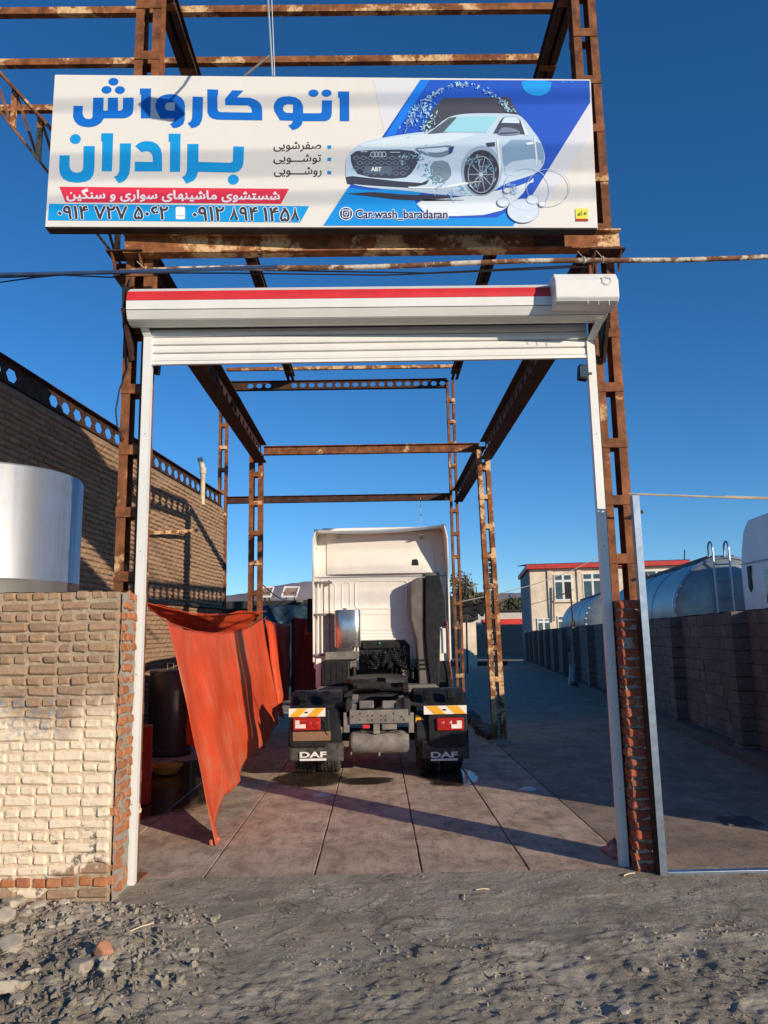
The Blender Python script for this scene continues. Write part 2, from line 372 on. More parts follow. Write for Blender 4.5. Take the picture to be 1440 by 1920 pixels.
# ------------------------------------------------------------------ brick helpers
def brick_mesh(name, l, w, h, m, jit=.006, cuts=2, rnd=.010):
    bm = bmesh.new(); bmesh.ops.create_cube(bm, size=1); bmesh.ops.scale(bm, vec=(l, w, h), verts=bm.verts)
    for v in bm.verts:
        v.co += Vector((random.uniform(-jit, jit), random.uniform(-jit, jit)*.8, random.uniform(-jit, jit)*.8))
    bmesh.ops.bevel(bm, geom=bm.edges[:], offset=rnd, segments=1, affect='EDGES', profile=.6)
    me = bpy.data.meshes.new(name); bm.to_mesh(me); bm.free(); me.materials.append(m); return me
def variants(name, l, w, h, m, n=7, **kw): return [brick_mesh(name, l, w, h, m, **kw) for _ in range(n)]

# ------------------------------------------------------------------ low brick wall with its raw return beside the door
WX1, WX0, WY0, WY1, WZ = -1.955, -4.3, 5.90, 6.28, 2.245
wall = thing('brick_wall', 'low worn brick wall with whitewashed lower courses beside the shutter rail', 'wall', ((WX0+WX1)/2, WY0, 0))
mb = MB()
nz = 28; ch = (WZ-.02)/nz
mb.box(WX0, WX1-.015, WY0+.024, WY1, -.1, WZ-.004); mb.build('wall_core', MOF, wall)
mb = MB(); mb.grid(150, 230, lambda u, v: (-3.4+(WX1-.012+3.4)*u, WY0+.0155+.0070*noise.fractal((u*26, 3, v*44), 1, 2, 3), -.03+(WZ+.03)*v)); mb.build('mortar', MOF, wall, smooth='full')
mb = MB(); mb.grid(46, 6, lambda u, v: (WX0+(WX1-.006-WX0)*u, WY0+.004+(WY1-WY0-.006)*v, WZ+.004+.012*noise.noise((u*18, v*3, 1)))); mb.build('coping', MOF, wall, smooth=True)
st = variants('brick', .216, .10, .062, BRF, n=10, jit=.009, rnd=.013); hd = variants('brick', .104, .10, .062, BRF, n=10, jit=.010, rnd=.014)
sto = variants('brick', .100, .10, .060, BRO, jit=.006, rnd=.009)
for c in range(nz):
    z = .03 + ch*(c+.5); stretch = c % 2 == 0
    L = .225 if stretch else .1125
    xx = WX1 - (.055 if stretch else .0) - .012
    off = 0 if stretch else .05
    x = WX1 - .02 - (0 if stretch else .0)
    while x > WX0+L:
        ll = L*random.uniform(.97, 1.02)
        # mixed bond: now and then a header in a stretcher course
        pool = st if stretch else hd
        if stretch and random.random() < .12: pool = hd; ll = .1125
        if c == 1: pool = sto; 
        o = inst(random.choice(pool), 'brick', wall, (x-ll/2, WY0+.05+random.uniform(-.008, .006), z+random.uniform(-.005, .005)+.006*noise.noise((x*1.5, c*.4, 1))), (random.gauss(0, .012), random.gauss(0, .014), random.gauss(0, .02)))
        x -= ll
        if x < -3.35: break
# hidden rest of the wall beyond the frame edge
mb = MB()
for c in range(nz):
    z = .03 + ch*(c+.5); x = -3.38
    while x > WX0+.2: mb.box(x-.212, x-.008, WY0-.002, WY0+.06, z-.031, z+.031); x -= .225
stuff(mb.build('brickwork', BRF, wall))
# raw, broken brick ends on the return towards the door
ret = variants('brick', .12, .20, .058, BRO, n=7, jit=.014, rnd=.010); ret2 = variants('brick', .12, .105, .058, BRO, n=7, jit=.016, rnd=.010)
mb = MB(); mb.grid(6, 60, lambda u, v: (WX1+.004+.016*noise.noise((u*5, v*30, 4)), WY0+.012+(WY1-WY0-.02)*u, .0+(WZ-.01)*v)); mb.build('mortar', MORT, wall, smooth=True)
for c in range(nz):
    z = .03+ch*(c+.5); tilt = -.10 if c > 12 else -.30
    if random.random() < .6:
        inst(random.choice(ret), 'brick', wall, (WX1-.045, WY0+.13+random.uniform(-.02, .03), z), (tilt*random.uniform(-.3, .5), 0, random.gauss(0, .05)))
        if random.random() < .8: inst(random.choice(ret2), 'brick', wall, (WX1-.05, WY0+.30, z), (tilt*random.uniform(-.3, .5), 0, random.gauss(0, .06)))
    else:
        for q in range(3):
            if random.random() < .85: inst(random.choice(ret2), 'brick', wall, (WX1-.047, WY0+.075+.118*q, z), (tilt*random.uniform(-.3, .5), 0, random.gauss(0, .06)))

# ------------------------------------------------------------------ red brick pier beside the gate post
PX0, PX1, PY0, PY1 = 2.02, 2.215, 6.36, 6.66
pier = thing('brick_pier', 'narrow pier of rough red bricks between shutter rail and galvanised post', 'pier', (2.11, 6.5, 0))
mb = MB(); mb.grid(1, 1, lambda u, v: (0,0,0)); mb = MB()
def pierskin(u, v):
    a = u*4; k = int(min(3, a)); t = a-k
    cs = [(PX0+.012, PY0+.012), (PX1-.012, PY0+.012), (PX1-.012, PY1), (PX0+.012, PY1), (PX0+.012, PY0+.012)]
    x = cs[k][0]+(cs[k+1][0]-cs[k][0])*t; y = cs[k][1]+(cs[k+1][1]-cs[k][1])*t; z = 2.13*v
    return (x+.014*noise.noise((x*20, z*16, y*20)), y+.020*noise.noise((x*20, z*16, 7)), z)
mb.grid(24, 70, pierskin); mb.build('mortar', MORT, pier, smooth=True)
pf = variants('brick', .20, .12, .066, BRR, n=8, jit=.010, rnd=.011); ph = variants('brick', .098, .12, .066, BRR, n=8, jit=.010, rnd=.012)
psd = variants('brick', .10, .20, .066, BRR, n=5, jit=.010, rnd=.012)
for c in range(27):
    z = .035+.079*c
    if c % 2: inst(random.choice(pf), 'brick', pier, (2.115+random.gauss(0, .006), PY0+.055+random.gauss(0, .006), z), (0, random.gauss(0, .05), random.gauss(0, .05)))
    else:
        for q in (-1, 1): inst(random.choice(ph), 'brick', pier, (2.115+q*.050, PY0+.055+random.gauss(0, .008), z), (0, random.gauss(0, .07), random.gauss(0, .06)))
    inst(random.choice(psd), 'brick', pier, (PX0+.052, PY0+.20, z), (random.gauss(0, .04), 0, random.gauss(0, .04)))

# ------------------------------------------------------------------ tall side wall of tan brick (runs back, slightly splayed)
A2, B2 = Vector((-4.74, 6.6, 0)), Vector((-3.66, 18.25, 0)); DV = (B2-A2).normalized(); NV = Vector((DV.y, -DV.x, 0)); LEN = (B2-A2).length; ANG = math.atan2(DV.y, DV.x)
SWZ = 5.02
sw = thing('tall_brick_wall', 'tall tan brick building wall topped by a castellated steel beam', 'wall', (A2+B2)/2)
mb = MB(); M4 = Matrix.Translation(A2) @ Matrix.Rotation(ANG, 4, 'Z')
mb.box(0, LEN, .0, .35, -.1, SWZ, M4); mb.build('mortar', MOS, sw)
sb = variants('brick', .222, .11, .064, BRS, n=8, jit=.008, rnd=.014)
spots = []
c = 0
while .045+.083*c < SWZ-.02:
    z = .045+.083*c; x = .12*(c % 2)+.03; z2 = z
    while x < LEN-.12:
        spots.append((x+.11, z)); x += .232
    c += 1
def vis(p): return p[1] > 2.15 or p[0] > 4.5
cand = []
for (x, z) in spots:
    w = A2+DV*x; d = (w+Vector((0,0,z))-CC); dep = d.dot(FW)
    px = 720+FPX*d.dot(RT)/dep; py = 960-FPX*d.dot(UP)/dep
    inview = px > 0 and 640 < py < 1140 and not (px < 138 and py > 870) and not (218 < px < 285)
    cand.append((dep if inview else 99+dep, x, z))
cand.sort()
mb = MB(); rest = []
for i, (dep, x, z) in enumerate(cand):
    sag = .012*noise.noise((x*.8, z*.8, 2)); prot = random.uniform(-.008, .010) + .012*noise.noise((x*1.1, z*2.2, 6))
    w = A2 + DV*x + NV*(prot-.032) + Vector((0, 0, z+sag))
    if i < 300: inst(random.choice(sb), 'brick', sw, w, (random.gauss(0, .03), random.gauss(0, .016), ANG+random.gauss(0, .025)))
    elif z > 1.0 or x > 3:
        me = random.choice(sb); Mx = Matrix.Translation(w) @ Matrix.Rotation(ANG+random.gauss(0, .025), 4, 'Z') @ Matrix.Rotation(random.gauss(0, .016), 4, 'Y')
        mb.add([Mx @ v.co for v in me.vertices], [tuple(p.vertices) for p in me.polygons])
BRS2 = brickmat('tan_brick_course', [(.30,.185,.115), (.40,.26,.16)], None, True)
stuff(mb.build('brickwork', BRS2, sw))
# bed of mortar on top
mb = MB(); mb.grid(80, 3, lambda u, v: tuple(A2+DV*(LEN*u)+NV*(-.02-.30*v+.012*noise.noise((u*60, v, 1)))+Vector((0, 0, SWZ+.02+.025*noise.noise((u*40, v*2, 5)))))); mb.build('coping', MOS, sw, smooth=True)

def cast_beam(o, A, B, z0, z1, m, fw=.16, pitch=.30, first=0, tf=.014, skip=()):
    A, B = Vector(A), Vector(B); d = (B-A); L = d.length; d.normalize(); n = Vector((d.y, -d.x, 0)); H = z1-z0; mb = MB()
    N = max(1, int(L/pitch)); p = L/N
    for i in range(N):
        def q(x, z): return A + d*(i*p+x) + Vector((0, 0, z0+z))
        if i < first or i in skip:
            mb.add([q(0,0), q(p,0), q(p,H), q(0,H)], [(0,1,2,3)]); continue
        c = p/2; a = p*.37; b = p*.19; e = H*.27; h = H/2
        v = [q(0,0), q(p,0), q(p,H), q(0,H), q(c-a,h), q(c-b,h+e), q(c+b,h+e), q(c+a,h), q(c+b,h-e), q(c-b,h-e)]
        mb.add(v, [(0,1,8,9), (3,5,6,2), (0,9,4), (0,4,3), (3,4,5), (1,7,8), (1,2,7), (2,6,7)])
    web = mb.build('web', m, o, solid=.012)
    for z in (z0, z1):
        mb = MB(); s = -1 if z == z0 else 1
        mb.bar(A+Vector((0,0,z+s*tf/2)), B+Vector((0,0,z+s*tf/2)), fw, tf); mb.build('flange', m, o)
wb = thing('castellated_beam', 'dark castellated beam lying on top of the tan brick wall', 'beam', A2+Vector((0,0,SWZ)), 'steel beams')
cast_beam(wb, A2-NV*.10+DV*.1+Vector((0,0,0)), B2-NV*.10-DV*.05, SWZ+.055, SWZ+.36, RUSTD, .16, .34, 0, .014, (8, 9))

# ------------------------------------------------------------------ battened columns
def column(label, x0, x1, y0, y1, z0, z1, m, bats, leg=.075, bh=.085, name='steel_column', lean=0.0, bm_=None, fill=None):
    o = thing(name, label, 'column', ((x0+x1)/2, (y0+y1)/2, z0), 'battened steel columns')
    def X(x, z): return x + lean*(z-z0)
    for a, b in ((x0, x0+leg), (x1-leg, x1)):
        mb = MB()
        # channel section: web + two flanges
        inner = a if a == x0 else b-.012
        vs = []
        def seg(p0, p1, q0, q1):
            pts = [(X(p0, z0), q0, z0), (X(p1, z0), q0, z0), (X(p1, z0), q1, z0), (X(p0, z0), q1, z0), (X(p0, z1), q0, z1), (X(p1, z1), q0, z1), (X(p1, z1), q1, z1), (X(p0, z1), q1, z1)]
            mb.add(pts, [(0,3,2,1),(4,5,6,7),(0,1,5,4),(1,2,6,5),(2,3,7,6),(3,0,4,7)])
        seg(a, b, y0, y0+.012); seg(a, b, y1-.012, y1); seg((a+b)/2-.007, (a+b)/2+.007, y0+.013, y1-.013)
        mb.build('post', m, o)
    for z in bats:
        for yy in (y0-.009, y1+.001):
            mb = MB(); mb.box(X(x0, z)+random.uniform(-.006, .004), X(x1, z)+random.uniform(-.004, .006), yy, yy+.008, z-bh/2, z+bh/2)
            mb.build('batten', bm_ or m, o)
    mb = MB(); mb.box(x0-.06, x1+.06, y0-.05, y1+.05, z0-.005, z0+.012); mb.build('base_plate', m, o)
    return o
zs = lambda a, b, s: [a+s*i for i in range(int((b-a)/s)+1)]
column('tall rusty battened column rising behind the low brick wall', -2.19, -1.955, 6.40, 6.56, 0, 8.42, RUST, zs(.22, 8.3, .545), bm_=RUST)
column('tall rusty battened column rising behind the red brick pier', 2.035, 2.272, 6.62, 6.78, 0, 8.42, RUST, zs(.42, 8.3, .52), bm_=RUST)
column('rusty column standing behind the hanging red tarp', -2.32, -2.07, 13.86, 14.02, 0, 5.30, RUST, zs(.5, 5.0, .55), .085, bm_=RUSTL)
mr = column('light rusty column between truck and alley, packed with mortar', 2.02, 2.26, 13.86, 14.02, 0, 5.30, RUSTL, zs(.55, 5.0, .55), .085, lean=-.018, bm_=RUSTL)
mb = MB()
for z in np.arange(.15, 3.4, .10):
    r = .05*random.uniform(.5, 1.1); zx = 2.14-.018*z
    mb.box(zx-.035, zx+.035, 13.90+random.uniform(0,.02), 13.97, z-.05*random.uniform(.6, 1.05), z+.05*random.uniform(.5, 1.0))
mb.build('mortar_fill', MORT, mr, bevel=.012)
mb = MB(); mb.grid(8, 8, lambda u, v: (2.14+(u-.5)*.42, 13.94+(v-.5)*.42, .10*max(0, 1-((u-.5)**2+(v-.5)**2)*4.4)+.01*noise.noise((u*9, v*9, 0)))); mb.build('mortar_base', MORT, mr, smooth=True)
column('tall rusty column beyond the truck cab beside the alley', 1.84, 2.04, 18.26, 18.40, 0, 8.2, RUST, zs(.4, 8.0, .56), .06, bm_=RUSTL)
column('tall rusty column at the far corner of the tan brick wall', -3.82, -3.60, 18.28, 18.42, 0, 8.2, RUST, zs(.4, 8.0, .56), .065, bm_=RUSTL)

# ------------------------------------------------------------------ beams
def ibeam(label, A, B, h, fw, m, name='steel_beam', tw=.012, cat='beam', ends=False, group='steel beams'):
    A, B = Vector(A), Vector(B); o = thing(name, label, cat, A, group)
    up = Vector((0,0,1)); mb = MB(); mb.bar(A, B, tw, h-.026, up); mb.build('web', m, o)
    for s in (-1, 1):
        mb = MB(); mb.bar(A+up*(s*(h/2-.0065)), B+up*(s*(h/2-.0065)), fw, .013, up); mb.build('flange', m, o)
    return o
lin = ibeam('rusty lintel beam with pale scraped patches between sign and shutter', atY(234, 462, 6.335), atY(1161, 452, 6.545), .185, .12, RUSTL)
a_, b_ = atY(1004, 455, 6.49), atY(1058, 454, 6.505); mb = MB(); mb.bar(a_, b_, .008, .125); mb.build('splice_plate', RUSTD, lin)
for s, lab in ((-1, 'bracket shelf on the lintel end above the brick wall'), (1, 'bracket shelf on the lintel end above the motor box')):
    o = thing('beam_bracket', 'rusty '+lab, 'bracket', (s*2.15, 6.3, 5.24), 'lintel brackets')
    by = 0 if s < 0 else .19; bz_ = 5.27 if s < 0 else 5.33
    mb = MB(); mb.box(s*2.17-.16, s*2.17+.16, 6.26+by, 6.46+by, bz_-.012, bz_); mb.build('shelf', RUSTD, o)
    for q in (-.12, .12):
        mb = MB(); mb.prism([(s*2.17+q, 6.27+by, bz_-.014), (s*2.17+q, 6.40+by, bz_-.014), (s*2.17+q, 6.40+by, bz_-.17)], (.012, 0, 0)); mb.build('gusset', RUST, o)
def longcast(label, x, y0, y1, z0, z1, **kw):
    o = thing('castellated_beam', label, 'beam', (x, y0, z0), 'steel beams'); cast_beam(o, (x, y0, 0), (x, y1, 0), z0, z1, RUSTD, .21, .34, **kw); return o
longcast('dark castellated beam running back over the red tarp', -2.10, 6.60, 13.84, 5.12, 5.44)
longcast('dark castellated beam running back on the alley side', 2.09, 6.60, 13.84, 5.12, 5.44)
longcast('castellated beam running further back behind the mortar packed column', 2.03, 14.05, 18.24, 5.10, 5.40)
ibeam('rusty cross beam joining the two middle columns', (-2.06, 13.94, 5.36), (1.98, 13.94, 5.36), .165, .10, RUST)
ibeam('dark cross beam behind the truck at the far frame', (-3.6, 18.33, 5.24), (1.86, 18.33, 5.24), .17, .10, RUSTD)
o = thing('castellated_beam', 'high castellated cross beam with hexagonal holes on the far frame', 'beam', (-3.6, 18.33, 8.0), 'steel beams')
cast_beam(o, (-3.6, 18.33, 0), (1.86, 18.33, 0), 8.03, 8.24, RUSTD, .12, .21, 2, .012, (5, 6))
for s, x in (('above the sign end nearest the truss', -2.04), ('above the sign end nearest the bubbles', 2.06)):
    o = thing('roof_beam', 'rusty roof beam of paired channels running back '+s, 'beam', (x, 6.5, 8.2), 'roof beams')
    for q in (-.055, .055):
        mb = MB(); mb.box(x+q-.006, x+q+.006, 6.42, 18.4, 8.26, 8.40); mb.box(x+q-.035, x+q+.035, 6.42, 18.4, 8.246, 8.258); mb.box(x+q-.035, x+q+.035, 6.42, 18.4, 8.402, 8.414); mb.build('channel', RUSTD, o)
    for k, y in enumerate(np.arange(6.8, 18, .9)):
        mb = MB(); mb.box(x-.09, x+.09, y, y+.09, 8.236, 8.245); mb.build('batten', RUST, o)
for y, xa, xb, lab in ((7.14, -5.6, 2.03, 'rusty box purlin crossing the sky highest above the sign'), (7.86, -5.6, 2.20, 'rusty box purlin just above the sign top'), (8.62, -4.6, 2.15, 'rusty box purlin half hidden behind the sign beside the truss'), (11.6, -2.3, 2.2, 'rusty purlin seen just above the lintel beam'), (18.0, -3.6, 2.1, 'rusty purlin above the high far castellated beam')):
    o = thing('roof_purlin', lab, 'purlin', (xa, y, 8.42), 'roof purlins')
    mb = MB(); mb.box(xa, xb, y-.035, y+.035, 8.416, 8.495); mb.build('bar', RUSTL, o)
# lattice truss sloping up from the corner
tr = thing('lattice_truss', 'rusty sloping lattice truss beside the sign over the brick wall', 'truss', (-2.2, 6.7, 5.2))
YT = 6.72
def TP(x, y): return atY(x, y, YT)
b0, b1 = TP(226, 494), TP(-120, 58); t0, t1 = TP(300, 478), TP(-120, 5)
t0 = TP(262, 425)
for a, b, w in ((b0, b1, .05), (t0, t1, .05)):
    for q in (-.03, .03):
        mb = MB(); mb.bar(a+Vector((0,q,0)), b+Vector((0,q,0)), .022, .055, (0,1,0)); mb.build('chord', RUSTL, tr)
for i in range(8):
    u = .02+.138*i; a = b0.lerp(b1, u)
    # post stands straight up to the upper chord
    tt = min(1, max(0, (t0.x-a.x)/(t0.x-t1.x))); c = t0.lerp(t1, tt)
    mb = MB(); mb.bar(a, c, .05, .03, (0,1,0)); mb.build('post', RUSTL, tr)
    u2 = .02+.138*(i+1); a2 = b0.lerp(b1, min(1, u2)); tt2 = min(1, max(0, (t0.x-a2.x)/(t0.x-t1.x))); c2 = t0.lerp(t1, tt2)
    mb = MB(); mb.bar(c2, a, .022, .022, (0,1,0)); mb.build('diagonal', RUST, tr)
mb = MB(); mb.box(-2.34, -2.18, 6.5, 6.76, 5.14, 5.26); mb.build('seat', RUSTD, tr)

# ------------------------------------------------------------------ roller shutter
sh = thing('roller_shutter', 'white roller shutter wound up under a casing with a red stripe', 'shutter', (0, 6.3, 0))
x0, x1 = -2.07, 2.01
def cz_(py, Y): return atY(262, py, Y).z
prof = [(y_, cz_(p_, y_)) for y_, p_ in ((6.36, 545), (6.20, 541.5), (6.115, 546.5), (6.09, 554), (6.085, 563), (6.09, 580.5), (6.13, 599), (6.20, 610), (6.27, 615), (6.335, 613))]
def strip(pts, xa, xb):
    mb = MB(); mb.add([(xa, y, z) for y, z in pts]+[(xb*1.021, y+.13, z-.012+(z-CAMH)*.021) for y, z in pts], [(i, i+1, len(pts)+i+1, len(pts)+i) for i in range(len(pts)-1)]); return mb
def sub(a, b, n=6):
    out = []
    for t in np.linspace(a, b, n):
        i = int(min(len(prof)-2, t)); f = t-i; out.append((prof[i][0]*(1-f)+prof[i+1][0]*f, prof[i][1]*(1-f)+prof[i+1][1]*f))
    return out
def inset(pts, d): return [(y+d, z) for y, z in pts]
segs = [(0, 1.98, WHITE), (2.0, 4.0, RED), (4.03, 4.96, WHITE), (5.04, 5.96, WHITE), (6.04, 6.97, WHITE), (7.03, 9, WHITE)]
for a, b, m in segs: strip(sub(a, b), x0, x1).build('stripe' if m is RED else 'casing_panel', m, sh, solid=.004)
mb = strip(inset(prof, .008), x0, x1); mb.build('casing_back', simple('shutter_gap', (.12,.12,.12), .7), sh)
for xx, nm in ((x0, 'end_plate'), (x1, 'end_plate')):
    mb = MB(); k_ = 0 if xx == x0 else 1; X_ = xx-.006 if xx == x0 else xx*1.021+.002; mb.prism([(X_, y+.004+.13*k_, z+k_*(-.012+(z-CAMH)*.021)) for y, z in prof]+[(X_, 6.37+.13*k_, prof[-1][1]+k_*(-.012+(prof[-1][1]-CAMH)*.021))], (.005, 0, 0)); mb.build(nm, BLACKM if xx == x0 else WHITE, sh)
# curtain slats
zb = atY(285, 684, 6.32).z+.028
KX = atY(1139, 1131, 6.52).x-.02; DZ = atY(1098, 671, 6.53).z-(zb-.028)
def cstrip(pts):
    mb = MB(); mb.add([(-1.93, y, z) for y, z in pts]+[(KX, y+.21, z+DZ) for y, z in pts], [(i, i+1, len(pts)+i+1, len(pts)+i) for i in range(len(pts)-1)]); return mb
for i in range(4):
    za = zb+.004+i*.0745
    cstrip([(6.335, za), (6.322, za+.006), (6.318, za+.03), (6.322, za+.062), (6.334, za+.068)]).build('slat', WHITE, sh, solid=.003)
cstrip([(6.348, zb), (6.348, 4.62)]).build('slat_hinge', simple('hinge_grey', (.22,.22,.21), .6), sh, solid=.004)
cstrip([(6.343, zb-.028), (6.312, zb-.028), (6.312, zb-.002), (6.343, zb-.002)]).build('bottom_bar', WHITE, sh, solid=.003)
RX = atY(1139, 1131, 6.52).x
for sx, xr in ((-1, -1.945), (1, RX)):
    mb = MB(); ry = 6.30 if sx < 0 else 6.51; zk = 4.47 if sx < 0 else atY(1108, 640, 6.52).z
    mb.box(xr-.035, xr+.035, ry, ry+.012, .0, zk); mb.box(xr-.035, xr-.027, ry+.013, ry+.07, .0, zk); mb.box(xr+.027, xr+.035, ry+.013, ry+.07, 0, zk)
    mb.build('guide_rail', WHITE, sh)
    my = ry-.08 if sx < 0 else 6.27; mz = zk+.105
    mb = MB(); mb.add([(xr-.035, ry, zk+.002), (xr+.035, ry, zk+.002), (xr+.035+sx*.03, my, mz), (xr-.035+sx*.03, my, mz), (xr-.035, ry+.04, zk+.002), (xr+.035, ry+.04, zk+.002), (xr+.035+sx*.03, my+.04, mz), (xr-.035+sx*.03, my+.04, mz)], [(0,1,2,3),(4,7,6,5),(0,3,7,4),(1,5,6,2),(0,4,5,1),(3,2,6,7)]); mb.build('rail_mouth', WHITE, sh)
    mb = MB(); mb.box(xr+sx*.037, xr+sx*.048, ry+.02, ry+.10, 0.01, 4.45); mb.build('rail_seal', BLACKM, sh)
    for z in (.6, 1.6, 2.6, 3.6):
        mb = MB(); mb.box(xr-.004, xr+.004, ry-.002, ry, z-.004, z+.004); mb.build('screw', GREYM, sh)
for xx, lab in ((-2.105, 'dark steel cheek plate holding the shutter roll above the brick wall'), (2.075, 'dark steel cheek plate under the motor box')):
    o = thing('cheek_plate', lab, 'bracket', (xx, 6.35, 4.5), 'shutter cheek plates')
    mb = MB(); mb.prism([(xx-.012, y_+(.16 if xx > 0 else 0), z_) for y_, z_ in ((6.10, 4.86), (6.42, 4.92), (6.42, 4.30), (6.36, 4.42), (6.12, 4.68))], (.02, 0, 0)); mb.build('plate', BLACKM, o)
    mb = MB(); mb.bar((xx+(.03 if xx > 0 else 0), 6.40 if xx < 0 else 6.61, 4.30), (xx, 6.12 if xx < 0 else 6.27, 4.66), .05, .03, (1,0,0)); mb.build('brace', RUSTD, o)
mo = thing('shutter_motor', 'white folded sheet motor box at the shutter casing end', 'motor box', (1.93, 6.0, 4.75))
mq = lambda py, Y: atY(1100, py, Y).z
hx = [(6.055, mq(564, 6.055)), (6.03, mq(556, 6.03)), (6.03, mq(524, 6.03)), (6.085, mq(513, 6.085)), (6.33, mq(513, 6.085)), (6.39, mq(524, 6.03)), (6.39, mq(566, 6.055)), (6.1, mq(572, 6.1))]
MX0, MX1 = atY(1042, 545, 6.03).x, atY(1161, 545, 6.03).x
mb = MB(); mb.prism([(MX0, y, z) for y, z in hx], (MX1-MX0, 0, -.005)); mb.build('housing', WHITE, mo, bevel=.008)
mb = MB(); mb.lathe([(.030, -.001), (.046, -.001), (.046, .002), (.030, .002)], tuple(atY(1138, 525, 6.026)), 'y', 20); mb.build('knockout', simple('knockout_grey', (.6,.6,.6), .5), mo)
for q in range(3):
    mb = MB(); mb.tube([(1.82+.09*q, 6.06, mq(562, 6.06)), (1.82+.09*q+.01, 6.045, mq(568, 6.06)), (1.83+.09*q, 6.055, mq(571+q, 6.06))], .003, 6); mb.build('wire_stub', WHITE, mo)

# water pipe and cables across the front
o = thing('water_pipe', 'rusty white water pipe slung level below the lintel beam', 'pipe', (0, 6.2, 5.1))
a, b = atY(225, 509, 6.2), atY(1500, 480, 6.2)
mb = MB(); mb.tube([a.lerp(b, t/12)+Vector((0,0,.012*math.sin(t*1.1))) for t in range(13)], .022, 10); mb.build('pipe', rustmat('pipe_rust', (.09,.04,.025), (.25,.12,.06), (.62,.56,.46), .48, 5), o, smooth=True)
for px in (275, 1095, 1130): 
    p = atY(px, 507-(px-225)*.0228, 6.2)
    mb = MB(); mb.tube([p+Vector((0, .028*math.cos(t), .028*math.sin(t)-.002)) for t in np.linspace(0, 6.28, 12)], .004, 6); mb.tube([p+Vector((-.01,-.03,0)), p+Vector((-.07,-.06,.05))], .003, 5); mb.build('tie_wire', ROPE, o)
o = thing('blue_hose', 'blue hose tied along the pipe past the brick wall', 'hose', atY(0, 515, 6.18))
c, d = atY(-60, 516, 6.16), atY(520, 500, 6.16)
mb = MB(); mb.tube([c.lerp(d, t/10)+Vector((0,0,-.01*math.sin(t*.31))) for t in range(11)], .018, 8); mb.build('hose', BLUEPIPE, o, smooth=True)
for pts, lab in (([(-40, 535), (60, 521), (150, 512), (240, 512), (420, 512), (720, 516), (1000, 505), (1100, 500)], 'thin black cable sagging under the water pipe'), ([(-40, 522), (120, 516), (210, 520), (280, 505), (500, 507), (800, 512), (1080, 498)], 'second black cable twisted along the water pipe')):
    mb = MB(); mb.tube([atY(x, y, 6.22) for x, y in pts], .006, 6); o = thing('black_cable', lab, 'cable', atY(*pts[0], 6.22), 'cables'); mb.build('cable', CABLE, o, smooth=True)
o = thing('black_cable', 'black cable looping down beside the column over the brick wall', 'cable', atY(228, 560, 6.38), 'cables')
mb = MB(); mb.tube([atY(x, y, 6.375) for x, y in ((246, 520), (232, 560), (231, 610), (238, 650), (240, 690), (224, 730), (217, 770), (220, 800), (232, 825))], .007, 6); mb.build('cable', CABLE, o, smooth=True)
for px, py, sx, lab in ((1091, 700, -1, 'black floodlight fixed behind the rail beside the pier column'), (291, 688, 1, 'black floodlight fixed behind the rail over the brick wall')):
    p = atY(px, py, 6.5); o = thing('floodlight', lab, 'floodlight', p, 'black floodlights')
    mb = MB(); mb.prism([p+Vector((-.045,-.05,-.06)), p+Vector((.04,-.05,-.075)), p+Vector((.05,-.05,.06)), p+Vector((-.03,-.05,.075))], (0,.08,0)); mb.build('body', BLACKP, o, bevel=.01)
    mb = MB(); mb.bar(p+Vector((0,0,0)), p+Vector((-sx*.08 if sx < 0 else -.08,.02,0))if sx > 0 else p+Vector((.09,.02,0)), .03, .02); mb.build('bracket', BLACKM, o)
    mb = MB(); mb.box(p.x-.03, p.x+.035, p.y-.054, p.y-.0505, p.z-.05, p.z+.05); mb.build('lens', GLASS, o)

# ------------------------------------------------------------------ the sign
SY = 6.20
TLc, TRc, BRc, BLc = [atY(x, y, SY) for x, y in ((103, 141), (1107, 150), (1120, 427), (85, 425))]
sg = thing('shop_sign', 'wide white and blue car wash banner sign with a silver car', 'sign', (-.4, SY, 5.4))
SIGNW = Mt('banner_white', .55, 0, .3); SIGNW.col(SIGNW.mix(SIGNW.ramp(SIGNW.noise(1.5, 6, .65), [(.55, 0.0), (.8, .3)]), (.74,.73,.69), (.58,.54,.46))); SIGNW.bump(SIGNW.noise(1.6, 2, .5, None, .6), .12, .06); SIGNW = SIGNW.m
mb = MB(); mb.prism([TLc, TRc, BRc, BLc], (0, .085, 0)); mb.build('panel', SIGNW, sg)
for a, b in ((TLc, TRc), (BLc, BRc), (TLc, BLc), (TRc, BRc)):
    mb = MB(); d = Vector((0, .055, 0)); off = Vector((0, 0, -.006)) if a is BLc else Vector((0, 0, .003)) if b is TRc and a is TLc else Vector((-.004 if a is TLc else .004, 0, 0))
    mb.bar(a+d+off, b+d+off, .10 if abs(a.x-b.x) > 1 else .012, .012 if abs(a.x-b.x) > 1 else .06, (0,0,1) if abs(a.x-b.x) > 1 else (0,1,0)); mb.build('edge_frame', STEELD if a is BLc else WHITE, sg)
for x in (-2.07, 2.08):
    for z in (5.8, 6.6):
        if x > 0: x = 1.96
        mb = MB(); mb.bar((x, 6.286, z), (x+(.1 if x > 0 else 0), 6.392 if x < 0 else 6.61, z), .04, .04); mb.build('bracket', RUST, sg)
PM = {}
def pm(c, rough=.5):
    # photo colour (sRGB 0-255) of the print -> linear albedo, taking out the sunlit exposure
    k = tuple(round(x) for x in c)
    if k not in PM:
        lin = [((x/255+.055)/1.055)**2.4 if x > 10 else x/3294. for x in c]
        m = Mt('print_%d_%d_%d' % k, rough, 0, .3); m.col(tuple(min(.9, l*f) for l, f in zip(lin, (1.0, 1.08, 1.25)))); PM[k] = m.m
    return PM[k]
